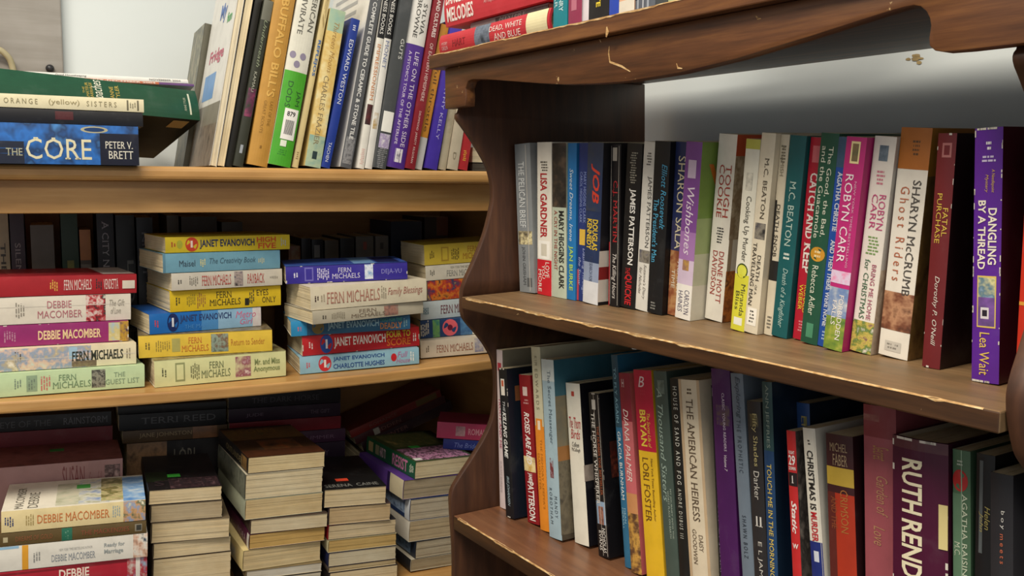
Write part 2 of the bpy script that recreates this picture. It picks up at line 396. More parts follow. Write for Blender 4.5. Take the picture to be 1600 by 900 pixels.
# grey boarding on the left end of the wall, with its pale edge strip, and a cable
pb = PB-.018
pe = Frame(Aw(0, 0, 0), a_, b_, UZ).on_y((97, 50), pb)[0]
bm = bmesh.new(); bbox(bm, -2.2, pe, pb, PB-.0005, -H, 1.25); setmw(struct(fin(bm, 'trim_1', [wood_mat('grey_boarding', '817c76', '8d8983', '98948f', (4, 50, 50), .6)], bevel=.002)), MA())
def tube(name, pts, r, mat, parent=None):
    c = bpy.data.curves.new(name, 'CURVE'); c.dimensions = '3D'; c.bevel_depth = r; c.bevel_resolution = 4; sp = c.splines.new('BEZIER'); sp.bezier_points.add(len(pts)-1)
    for p, q in zip(sp.bezier_points, pts): p.co = Vector(q+HV); p.handle_left_type = p.handle_right_type = 'AUTO'
    c.use_fill_caps = True; o = bpy.data.objects.new(name, c); COL.objects.link(o); bpy.context.view_layer.update()
    me = bpy.data.meshes.new_from_object(o.evaluated_get(bpy.context.evaluated_depsgraph_get())); bpy.data.objects.remove(o)
    for p in me.polygons: p.use_smooth = True
    return link(name, me, [mat], parent)
FA = Frame(Aw(0, 0, 0), a_, b_, UZ)
def onb(px, b): return hit(px[0], px[1], Aw(0, b, 0), b_)
o = tube('cable', [onb((-70, 150), pb-.006), onb((-40, 88), pb-.012), onb((-8, 76), pb-.014), onb((10, 86), pb-.012), onb((19, 103), pb-.008), onb((22, 150), pb-.006), onb((18, 262), pb-.006)], .0045, plain('cable_sheath', 'a59c7c', .5))
o['label'] = 'beige cable looping up against the grey boarding at the far left'; o['category'] = 'cable'
bm = bmesh.new(); bmesh.ops.create_uvsphere(bm, u_segments=16, v_segments=10, radius=.006); o = fin(bm, 'wall_knob', [plain('black_plastic', '1d1c20', .4)], smooth=True)
o.location = Vector(onb((78, 107), pb-.004)+HV); o.scale = (1, 1, 1); o['label'] = 'small black knob fixed to the grey boarding above the magazines'; o['category'] = 'knob'
# flaked plaster scar on the wall above the dark case's middle shelf
def scar(name, cx, cy, n, sp, col, seed):
    rr = random.Random(seed); b2 = bmesh.new()
    for i in range(n):
        x, y = cx+rr.uniform(-sp[0], sp[0]), cy+rr.uniform(-sp[1], sp[1]); w, h = rr.uniform(2, 9), rr.uniform(1.2, 3.5)
        pts = [(x+w*math.cos(t)*rr.uniform(.7, 1), y+h*math.sin(t)*rr.uniform(.7, 1)) for t in [k*.785 for k in range(8)]]
        P = [hit(px, py, Bw(0, VB-.0004-.00005*i, 0), v_)+HV for px, py in pts]; b2.faces.new([b2.verts.new(p) for p in P])
    o = fin(b2, name, [plain('scar_'+col, col, .8, 90, .7)]); struct(o)
scar('trim_2', 1426, 92, 9, (13, 6), 'a58f62', 3)
# ================================================================ pine bookcase
pine = empty('pine_bookcase', 'pale pine bookcase with three visible shelves against the left wall', 'bookcase', MA())
DP = PB-.0195
def board(name, a0, a1, b0, b1, z0, z1, mt, bev=.003, parent=pine, bend=None, cut=None, n=1):
    b2 = bmesh.new(); st = [a0+(a1-a0)*i/n for i in range(n+1)]; R = []
    for i, a in enumerate(st):
        dz = bend(a) if bend else 0
        bx = b1
        aR = lambda b: min(a, a_at(b, .012)) if cut else a
        R.append([b2.verts.new((aR(b), b, z+dz)) for b, z in ((b0, z0), (bx, z0), (bx, z1), (b0, z1))])
    for i in range(n):
        for k in range(4): b2.faces.new((R[i][k], R[i][(k+1) % 4], R[i+1][(k+1) % 4], R[i+1][k]))
    b2.faces.new(R[0][::-1]); b2.faces.new(R[-1])
    return fin(b2, name, [mt], parent, bevel=bev, seg=3)
AR = a_at(0, .012); AL = -.95
board('top_board', AL, AR, 0, DP, -.003, ZPT, M_PX, .006, cut=True)
board('fascia', AL+.02, AR-.001, .026, .044, -.0437, -.0032, M_PX, .001, cut=True)
board('shelf', AL+.02, AR-.001, 0, DP-.006, -.0153, 0, M_PX, .003, bend=zmid, cut=True, n=24)
SL3 = math.tan(math.radians(2.2))
def z3(a): return -.584-SL3*(a-.1)
board('shelf', AL+.02, AR-.001, 0, DP-.006, -.016, 0, M_PX, .003, bend=z3, cut=True, n=4)
board('shelf', AL+.02, AR-.001, 0, DP-.006, -1.0, -.984, M_PX, .003, cut=True)
board('plinth', AL+.02, AR-.001, .02, .04, -H+.0005, -H+.08, M_PX, .002, cut=True)
board('side_panel', AL, AL+.019, .0, DP, -H+.0005, -.0033, M_PX, .001)
q0, q1 = [(Aw(a_at(b, 0), b, 0)-np.array([B0[0], B0[1], 0]))@u_ for b in (0, DP-.006)]
bm = bmesh.new(); bbox(bm, min(q0, q1), max(q0, q1), VB-.0095, VB-.002, -H+.0005, -.0035); o = fin(bm, 'side_panel', [M_PI], pine); o.matrix_local = MA().inverted() @ MB()
board('back_panel', AL+.02, a_at(DP, .006), DP-.005, DP, -H+.001, -.0033, M_PI, 0)
# ================================================================ dark bookcase
dark = empty('dark_bookcase', 'old dark stained wooden bookcase with scalloped sides and worn shelf edges', 'bookcase', MB())
DV = .277
def u_in(z): return float(np.interp(z, [-.7, -.39, -.3, -.2, -.14, -.115, .13], [-.042, -.0405, -.0445, -.047, -.031, -.0245, -.034]))
PROF = [(703, 169), (704, 182), (721, 202), (739, 229), (757, 260), (763, 282), (765, 309), (761, 331), (752, 367), (734, 411), (719, 442), (716, 460), (717, 491), (722, 501), (741, 522), (756, 542), (767, 563), (770, 600), (767, 644), (756, 675), (731, 716), (710, 747), (699, 767), (700, 798), (704, 850), (705, 900)]
pv = []
for px in PROF:
    z = 0.
    for k in range(6):
        uo = u_in(z)-.009; P = hit(px[0], px[1], Bw(uo, 0, 0), u_); q = P-B0; z = P[2]
    pv.append((q@v_, z))
pv = [(max(-.003, v), z) for v, z in pv]
pv = [(.0068, .1258), (.0068, .0805)]+pv[1:]+[(-.002, -.62), (.03, -.68), (.03, -.8), (-.002, -.95), (-.002, -H+.0005)]
def smooth(pts, it=2):
    for _ in range(it):
        q = [pts[0]]
        for a, b in zip(pts[:-1], pts[1:]): q += [tuple(.75*np.array(a)+.25*np.array(b)), tuple(.25*np.array(a)+.75*np.array(b))]
        pts = q+[pts[-1]]
    return pts
pv = smooth(pv, 2)
def panel(side):
    b2 = bmesh.new(); R = []
    for v, z in pv:
        ui = u_in(z) if side < 0 else float(np.interp(z, [-.39, -.2, -.135, -.1, .05, .13], [.607, .606, .5965, .5945, .589, .587])); uo = ui-.009 if side < 0 else ui+.016
        R.append([b2.verts.new(p) for p in ((uo, v, z), (ui, v, z), (ui, DV, z), (uo, DV, z))])
    for i in range(len(R)-1):
        for k in range(4): b2.faces.new((R[i][k], R[i][(k+1) % 4], R[i+1][(k+1) % 4], R[i+1][k]))
    b2.faces.new(R[0][::-1]); b2.faces.new(R[-1])
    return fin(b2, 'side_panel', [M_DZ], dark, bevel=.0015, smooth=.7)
panel(-1); panel(1)
def dboard(name, u0, u1, v0, v1, z0, z1, mt, frame=None, bev=.0012, parent=dark, wornedge=True):
    b2 = bmesh.new(); bbox(b2, u0, u1, v0, v1, z0, z1); o = fin(b2, name, [mt, M_DF], parent, bevel=bev)
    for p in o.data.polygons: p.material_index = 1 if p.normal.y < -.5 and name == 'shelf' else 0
    if frame is not None:                     # the frame's own tilt, inside the bookcase's space
        o.matrix_local = Matrix([[1, 0, 0, 0], [0, math.cos(TL), -math.sin(TL), 0], [0, math.sin(TL), math.cos(TL), -.13], [0, 0, 0, 1]])
    if wornedge:                              # bare worn arris along the front edge
        rr = random.Random(int(z1*1e5)); b3 = bmesh.new(); n = int((u1-u0-.02)/.006); on = 0; prev = None
        for i in range(n+1):
            if on <= 0: on = rr.randint(1, 9); lvl = rr.choice((.00012, .00035, .0009, .0016))
            on -= 1; w = lvl*rr.uniform(.5, 1); p = u0+.01+(u1-u0-.02)*i/n
            cur = [b3.verts.new(c) for c in ((p, v0+w+.001, z1+.0002), (p, v0-.0002, z1-.0006), (p, v0-.00025, z1-.0008-w))]
            if prev: b3.faces.new((prev[1], cur[1], cur[0], prev[0])); b3.faces.new((prev[2], cur[2], cur[1], prev[1]))
            prev = cur
        e = fin(b3, 'worn_edge', [M_EDGE], o)
    return o
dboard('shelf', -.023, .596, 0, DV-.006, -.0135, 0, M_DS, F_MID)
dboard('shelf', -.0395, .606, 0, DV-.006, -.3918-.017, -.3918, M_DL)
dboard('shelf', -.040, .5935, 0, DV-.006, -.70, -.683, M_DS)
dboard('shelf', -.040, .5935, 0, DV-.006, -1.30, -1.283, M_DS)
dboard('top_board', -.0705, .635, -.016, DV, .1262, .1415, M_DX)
b2 = bmesh.new(); bbox(b2, u_in(-.3)+.018, .593, DV-.0055, DV-.0005, -1.3, .05); fin(b2, 'back_panel', [M_DZ], dark)  # low back added unseen behind the books to darken the gaps between them
# apron: shaped rail below the top board
AP = [(695, 160), (698, 170), (727, 166), (728, 150), (727, 138), (731, 127), (738, 124), (760, 124), (800, 127), (840, 130), (880, 132), (930, 131), (980, 127), (1030, 119), (1060, 114), (1150, 92), (1262, 58), (1337, 34), (1390, 17), (1412, 11), (1427, 8), (1438, 10), (1447, 18), (1452, 28), (1454, 40), (1451, 60), (1452, 72), (1460, 79), (1472, 81), (1510, 78), (1562, 72)]
va = -.006
F0 = Frame(Bw(0, 0, 0), u_, v_, UZ); pts = [(lambda q: (q[0], q[2]))(F0.on_y(p, va)) for p in AP]
uL = u_in(.1)-.009
pts = [(max(-.055, x), z) for x, z in pts]
pts = [(pts[0][0], .1259)]+pts[1:]; pts[1] = (pts[0][0], pts[1][1]); uR = .612; pts[-1] = (uR, pts[-1][1]); pts.append((uR, .1259))
b2 = bmesh.new(); prism(b2, pts, -.006, .0063, axis=1)
fin(b2, 'apron', [M_DX], dark, bevel=.001, smooth=.7)
def scratch(pts, w, v):                      # bare scratch in the stain, lying on the face of the rail
    P = [(lambda q: np.array([q[0], q[2]]))(F0.on_y(p, v)) for p in pts]; b2 = bmesh.new(); prev = None
    for i, p in enumerate(P):
        t = P[min(i+1, len(P)-1)]-P[max(i-1, 0)]; n = np.array([-t[1], t[0]])/np.linalg.norm(t); ww = w*(.35 if i in (0, len(P)-1) else 1)
        cur = [b2.verts.new((*(p+n*k*ww),)[:1]+(v,)+((p+n*k*ww)[1],)) for k in (-1, 1)]
        if prev: b2.faces.new((prev[0], cur[0], cur[1], prev[1]))
        prev = cur
    fin(b2, 'scratch', [M_EDGE], dark)
scratch([(952, 72), (951, 84), (953, 97), (962, 100), (972, 104), (985, 112)], .0009, -.0062)
scratch([(1181, 25), (1184, 29), (1189, 29)], .0009, -.0062)
scratch([(1057, 99), (1059, 106), (1066, 107)], .0008, -.0062)
scratch([(937, 62), (939, 66)], .0009, -.0062)
scratch([(948, 42), (949, 50), (947, 58)], .0021, -.0163)
F_PM = Frame(Aw(0, 0, -.2725), a_, b_, UZ)
F_PL = Frame(Aw(0, 0, -.556), a_, b_, UZ)
# ================================================================ books on the dark bookcase, middle shelf
WH, BK, CR = 'ece8dc', '1c1b1d', 'e9e2cf'
def D(label, tl, bl, br, spine, **k): return dict(label=label, tl=tl, bl=bl, br=br, spine=spine, **k)
MID = [
 D('grey paperback at the left end of the dark bookcase middle shelf', (798.3, 226.7), (806.7, 455), 830, '84888a', texts=[('THE PELICAN BRIEF', .12, .56, .22, .62, 'dcdfdd', 's'), ('JOHN GRISHAM', .69, .95, .25, .5, '5e6264', 'sa')], deco=[('s', .585, .675, .05, .95, '2b2a28 8f8468 e6d9a8 2b2a28', 90), ('s', .9, .96, .55, .85, '5b5d5e')], creases=(.72,)),
 D('white paperback with red author lettering and red foot, near middle shelf left end', (830, 224), (830.7, 458.3), 852, 'e6e0d2', pages='cfc2a4', texts=[('LISA GARDNER', .2, .62, .25, .72, 'b3262c', 'ba'), ('LOVE', .78, .88, .62, .88, WH, 's'), ('YOU', .80, .89, .38, .6, WH, 's'), ('MORE', .83, .98, .1, .35, WH, 's')], deco=[('s', .765, 1, 0, 1, 'c4232d'), ('s', .64, .76, .1, .9, 'f2efe6'), ('s', .66, .74, .3, .7, 'cfc9b8'), ('s', .12, .19, .25, .8, '8a857a 5a554c cfc9ba', 200)]),
 D('paperback with black top and pale green lower spine on the dark middle shelf', (857, 225), (858, 463), 879, 'b9c2ae', texts=[('MARY HIGGINS CLARK', .43, .94, .5, .85, '23221f', 'sba'), ('A CRY IN THE NIGHT', .43, .82, .15, .4, 'a34a3c', 's')], deco=[('s', 0, .41, 0, 1, '1d1b1a 2e2a27 5a4a3c', 70)]),
 D('bright blue paperback with white script title between pale green and navy spines', (880.7, 225), (879, 466.7), 892, '2475b5', texts=[('Sweet Dreams, Irene', .16, .62, .25, .7, 'd7e6ee', 'i'), ('JAN BURKE', .65, .94, .2, .75, 'a9cf6a', 'ba')]),
 D('navy paperback with a small yellow square and red lower edge strip', (895, 225), (891.7, 468.3), 907, '2a3a78', texts=[('MARY HIGGINS CLARK', .18, .5, .55, .8, '8ea0d6', 'a'), ('CAROL HIGGINS CLARK', .18, .5, .2, .45, '8ea0d6', 'a'), ('Dashing Through', .66, .95, .5, .85, 'a8b4dd', 'i'), ('the Snow', .72, .9, .15, .42, 'a8b4dd', 'i')], deco=[('s', .54, .64, .2, .85, 'e0b84a'), ('s', .8, 1, 0, .2, 'c2454e')]),
 D('dark blue paperback with big red slanted title and yellow author lettering, white foot', (915, 225), (906.7, 473), 930, '243459', front='1d1c22', texts=[('JOB', .13, .37, .3, .85, 'd1402c', 'bi'), ('DOUGLAS', .47, .66, .52, .85, 'e6c43c', 'ba'), ('KENNEDY', .47, .66, .16, .48, 'e6c43c', 'ba'), ('THE SEARCH FOR', .7, .86, .4, .6, '3a4668')], deco=[('s', 0, .42, 0, 1, '22325a 2b3a55 47423f', 30), ('s', .74, .86, 0, 1, '8f9bb4'), ('s', .86, 1, 0, 1, 'd6d7da'), ('f', .66, .98, 0, .5, 'd9d2c8'), ('f', .76, .84, .0, .3, '8a2a2a')]),
 D('black paperback with red author name and white script title, broken spine', (945.7, 227), (943, 476.7), 959, '1b191b', texts=[('C.J. MARTIN', .22, .6, .3, .8, 'b82c30', 'sa'), ('The Killing Hours', .67, .95, .3, .75, 'd8d3cc', 'i')], deco=[('s', .02, .1, .3, .7, 'b8b1a4'), ('s', .6, 1, 0, .12, 'a02a30')], creases=(.15, .85)),
 D('black paperback with bold white author name and red title at its foot', (972.7, 226.7), (961.4, 479.5), 984, '1a1a1b', texts=[('JAMES PATTERSON', .27, .73, .3, .75, 'eeece6', 'ba'), ('QUICKIE', .79, .98, .25, .75, 'c9262e', 'b'), ('THE', .75, .79, .3, .6, 'c9262e')], deco=[('s', .05, .24, .25, .75, '2a2a28 6c6a60 9a978a', 200)]),
 D('slim white paperback with grey author lettering and small dark picture on its spine', (999, 224), (985, 483.6), 1004.4, 'dedbd2', texts=[('JAMES PATTERSON', .2, .62, .45, .8, '5b5a58', 'sa'), ("Suzanne's Diary", .72, .93, .5, .75, '77726c', 'i'), ('for Nicholas', .74, .9, .2, .42, '77726c', 'i')], deco=[('s', .635, .71, .1, .9, '3c4260 8a8478 2d2a2c', 90), ('s', .06, .14, .3, .7, 'a8a49a 5f5c55', 200)]),
 D('black paperback with light blue two line title beside the slim white paperback', (1018.6, 223), (1006, 488.6), 1029, '17191c', front='121316', texts=[('Elliott Roosevelt', .13, .5, .58, .9, '4aa0c8', 'ia'), ("The President's Man", .33, .7, .15, .5, '55b0d8', 's')], deco=[('s', .93, .98, .2, .6, '8a8a86 4a4a48', 200)]),
 D('navy paperback with wide spaced cream capitals over a brown landscape foot', (1046, 224), (1033, 491), 1054, '26305a', texts=[('SHARON SALA', .08, .61, .3, .8, 'ddd2b0', 'a'), ('AGAINST', .68, .87, .58, .85, 'e2d8c0'), ('TIME', .73, .84, .2, .45, 'e2d8c0')], deco=[('s', .62, 1, 0, 1, '6d3a26 94583a b98a5c 54342a', 60), ('s', .45, .62, 0, 1, '3a3a5c')]),
 D('purple to white paperback whose pale green front cover shows, on the middle shelf', (1072, 224), (1054, 498), 1078, '7d4a92', front='7d9c4a', texts=[('Wishbones', .25, .63, .3, .75, 'e6d8e6', 'i'), ('CAROLYN', .83, .97, .55, .85, '54506a', 'a'), ('HAINES', .84, .96, .15, .45, '54506a', 'a'), ('W', .12, .26, .1, .5, 'c8742c', 'bh', 'f')], deco=[('s', .5, .66, 0, 1, 'a274ae'), ('s', .66, .8, 0, 1, 'cfbcd2'), ('s', .8, 1, 0, 1, 'e8e4dc'), ('s', .66, .72, .3, .7, '6a3a6a c8a03c', 90), ('f', .42, .62, 0, 1, 'a4b67c'), ('f', .62, .8, 0, 1, 'c9cdb0'), ('f', .8, 1, 0, 1, 'dddaca'), ('s', .1, .2, .25, .75, 'cbb8cf')]),
 D('tall white paperback with red title lettering and a collage front of flowers', (1123.5, 212.6), (1100.4, 500), 1128, 'e4dfd2', front='b9a68c', texts=[('TOUGH', .16, .44, .55, .85, 'a8392e', 's'), ('COOKIE', .16, .44, .2, .5, 'a8392e', 's'), ('DIANE MOTT', .62, .9, .55, .82, 'a8392e', 'sa'), ('DAVIDSON', .62, .86, .2, .48, 'a8392e', 'sa')], deco=[('s', .49, .58, .3, .7, 'ded8ca 8a8a8a 3a3a3a', 150), ('f', 0, .11, 0, .35, 'c4522c'), ('f', .11, .55, 0, 1, 'b9a68c 9a8468 cdbfa6 6b3a4a', 45), ('f', .55, .72, .05, .3, 'ece8dc'), ('f', .72, 1, 0, 1, '8a4a2a d8853a 6a3a2a e8a860', 60)]),
 D('white paperback with lime green foot and top and small yellow oval', (1171.8, 219.6), (1146.5, 517), 1168, 'dfdccc', texts=[('Cooking Up Murder', .29, .63, .3, .75, '57554c', ''), ('Miranda', .75, .92, .55, .85, '4f5030', 'a'), ('Bliss', .79, .89, .2, .48, '4f5030', 'a')], deco=[('s', 0, .05, 0, 1, 'b9b650'), ('s', .7, 1, 0, 1, 'd3cf3e'), ('so', .64, .72, .1, .9, '3a4a1c'), ('so', .648, .712, .17, .83, 'd6d750'), ('s', .93, .97, .2, .8, 'e9e9dd'), ('s', .17, .26, .25, .7, 'd8d4c4 6b6a64', 90)]),
 D('cream paperback with black two line title and a small dark picture at mid spine', (1198, 210), (1169, 521.5), 1190, 'd9cfb8', texts=[('M.C. BEATON', .12, .42, .45, .75, '4c4436', 'sa'), ('TRAVELLING MAN', .54, .86, .15, .45, '2d2924', 's'), ('DEATH', .6, .73, .55, .8, '2d2924', 's'), ('OF A', .75, .8, .55, .7, '2d2924', 's')], deco=[('s', .44, .52, .15, .9, '3a3a48 8a8478 2a2826', 120), ('s', .87, .96, .15, .85, 'f0ece0'), ('s', .88, .95, .3, .7, '6a665c f0ece0 4a4840', 260)]),
 D('narrow cream paperback with a black central band, half hidden behind its neighbours', (1218, 212), (1191, 523), 1204, 'd3c8b0', texts=[('DEATH SNOB', .34, .6, .3, .7, '38342c', 's'), ('A HAMISH', .05, .2, .3, .7, '8a8068', 'a')], deco=[('s', .32, .62, 0, .26, '222020'), ('s', .62, .72, 0, 1, '23211f'), ('s', .05, .14, .2, .8, '6a6352 c9bfa6', 150), ('s', .9, .97, .2, .8, 'f0ece0 6a665c', 260)]),
 D('dark teal paperback with pale author lettering and script subtitle', (1234, 214.5), (1204, 526), 1228, '17595c', texts=[('M.C. BEATON', .22, .54, .3, .7, 'b9d0c4', 'sa'), ('Death of a Kingfisher', .65, .95, .3, .7, 'a9c8c0', 'i')], deco=[('s', .57, .61, .3, .7, '17595c dfe6da', 200)]),
 D('red paperback with white title and yellow author name, beside the teal one', (1256, 217.4), (1228, 528.7), 1249, 'b31f33', texts=[('CATCH AND', .17, .49, .25, .8, 'f0e4dc', 'sb'), ('KEEP', .51, .66, .25, .85, 'f0e4dc', 'sb'), ('RONALD', .72, .86, .55, .82, 'ecd23c', 'sa'), ('WEBER', .72, .85, .2, .48, 'ecd23c', 'sa')], deco=[('s', .04, .12, .25, .75, 'd26a70'), ('s', .9, .96, .3, .75, 'd98a90 b31f33', 200)]),
 D('dark green paperback with pale two line title and an orange dot at mid spine', (1281.6, 211), (1248.6, 536), 1275, '20503c', texts=[('The Good, the Bad,', .06, .48, .52, .8, 'd9dcc8', ''), ('and the Guacamole', .06, .49, .16, .44, 'd9dcc8', ''), ('Rebecca Adler', .62, .86, .3, .65, 'd3dac6', 'a')], deco=[('so', .53, .6, .08, .92, 'c8902c'), ('s', .545, .585, .2, .8, 'd9a84a e8d09a', 220), ('s', .9, .97, .3, .7, '4a8a6a')]),
 D('blue paperback with white capitals between the dark green and pink books', (1309, 216), (1275, 541), 1291, '1f4da0', texts=[('AGATHA CHRISTIE', .16, .44, .3, .75, 'd6dce6', 'sba'), ('AND THEN THERE WERE NONE', .48, .9, .3, .75, 'd6dce6', 'sb')], deco=[('s', 0, .14, 0, 1, '2a4a6a 3c5c7a', 60), ('s', .92, .97, .3, .75, 'a8c0e0 1f4da0', 200)]),
 D('hot pink paperback with white author name and a green landscape foot', (1330, 217), (1292, 547), 1322, 'b92c74', texts=[('ROBYN CARR', .17, .58, .2, .6, 'f0dfe6', 'a'), ('NEW YORK TIMES BESTSELLING', .2, .6, .68, .78, 'e2a8c4'), ('FORBIDDEN', .73, .95, .58, .82, 'f0e8e0', 's'), ('FALLS', .76, .88, .28, .5, 'f0e8e0', 's')], deco=[('s', .02, .12, .3, .75, 'ead9a0'), ('s', .03, .11, .38, .68, '4a5a3a 8a6a4a', 120), ('s', .62, .68, 0, 1, 'e294b8 d8c8e0 e294b8', 130), ('s', .7, .84, 0, 1, '3f6ab0 7f94b8 d8d8d0', 60), ('s', .84, 1, 0, 1, '3f6a34 7d9438 c8bf5a', 60)]),
 D('white paperback with pink author name and a garden picture at its foot', (1361.5, 216.7), (1322.4, 549), 1355, 'e3dcd2', front='c9c4bc', texts=[('ROBYN', .26, .42, .55, .85, 'c04a7a', 'a'), ('CARR', .26, .42, .22, .5, 'c04a7a', 'a'), ('BRING ME HOME', .58, .84, .6, .8, 'a8506a', 's'), ('for CHRISTMAS', .56, .84, .25, .5, '3f6a4a', 's')], deco=[('s', .04, .11, .3, .7, '7a8a96 3a4a5a', 120), ('s', .15, .22, .3, .7, 'e3dcd2 c87a8a', 220), ('s', .45, .54, .2, .8, 'e3dcd2 7a9a5a e3dcd2', 220), ('s', .85, 1, 0, 1, '6a3a5a c8b45a 5a7a3a d8d0c0', 120), ('f', .0, .6, 0, 1, 'bfbdb8'), ('f', .6, 1, 0, 1, '9a8a7a c9bba6 7a6a5a', 40)]),
 D('white paperback with orange top and brown picture near its foot, leaning right', (1405.5, 203.5), (1369, 556), 1415, 'e6dfd2', front='b87a34', texts=[('SHARYN McCRUMB', .22, .72, .58, .84, '4a4540', 'sa'), ('Ghost Riders', .25, .66, .2, .5, 'b86a4a', 'w')], deco=[('s', 0, .175, 0, 1, 'b06a2c'), ('s', .05, .12, .42, .68, '5a3a1c b06a2c', 160), ('s', .71, .88, 0, 1, '3a221a 7a4a34 b98a68 5a3424', 60), ('s', .93, .975, .2, .75, 'c9c3b8'), ('s', .938, .968, .25, .7, '8a857c e6dfd2', 300), ('f', 0, .2, 0, 1, 'c08430'), ('f', .2, 1, 0, 1, '6a4a2a 8a6a3a 4a2a1a', 40)]),
 D('dark red paperback leaning right with yellow title and white script author', (1465.6, 210), (1439.7, 573.5), 1467.5, '6c2226', front='281418', texts=[('FATAL', .31, .43, .58, .85, 'd8b84a', ''), ('PURCHASE', .25, .46, .22, .5, 'd8b84a', ''), ("Dorothy P. O'Neill", .6, .9, .35, .68, 'd8cfc4', 'ia')], deco=[('s', .04, .1, .3, .8, 'a86a68'), ('s', .05, .09, .4, .7, '6c2226')], wear=1),
 D('purple paperback with white worn edges and a boxed landscape picture on its spine', (1522.8, 202), (1517, 595.5), 1560, '5a2490', front='3c1626', texts=[('DANGLING', .31, .53, .55, .85, 'efe6d4', 'b'), ('BY A THREAD', .28, .55, .18, .46, 'efe6d4', 'b'), ('Lea Wait', .8, .97, .3, .66, 'e2c05a', ''), ('A Needlepoint', .16, .25, .62, .76, 'd0a850', 'i'), ('Mystery', .18, .25, .4, .54, 'd0a850', 'i')], deco=[('s', .575, .78, .18, .86, 'd8bc60'), ('s', .582, .66, .22, .82, '9ab0c8 5a7a8a d8d098 4a6a4a', 70), ('s', .66, .774, .22, .82, '8a5ab0 6a4a8a 4a3a5a', 60), ('s', .7, .745, .32, .62, 'd9d4d8'), ('s', .71, .735, .38, .56, '2a2430'), ('s', .05, .09, .42, .66, 'e9e4ea 5a2490 e9e4ea', 160), ('s', .105, .135, .25, .8, 'cdbfe0 5a2490', 260)], wear=4),
 D('red book with a pale curved panel at the far right end of the middle shelf', (1584, 190), (1584, 610), 1606, 'c8321f', front='c8321f', d=.055, L=.19, lean=0, T=.02, deco=[('s', .02, .26, .12, 1, 'cfc8c4'), ('s', .7, .712, 0, 1, 'd89a3a')]),
]
for r in MID: r.pop('T', None)
row(F_MID, MID, lo=-.0235, group='books in the row on the dark bookcase middle shelf')
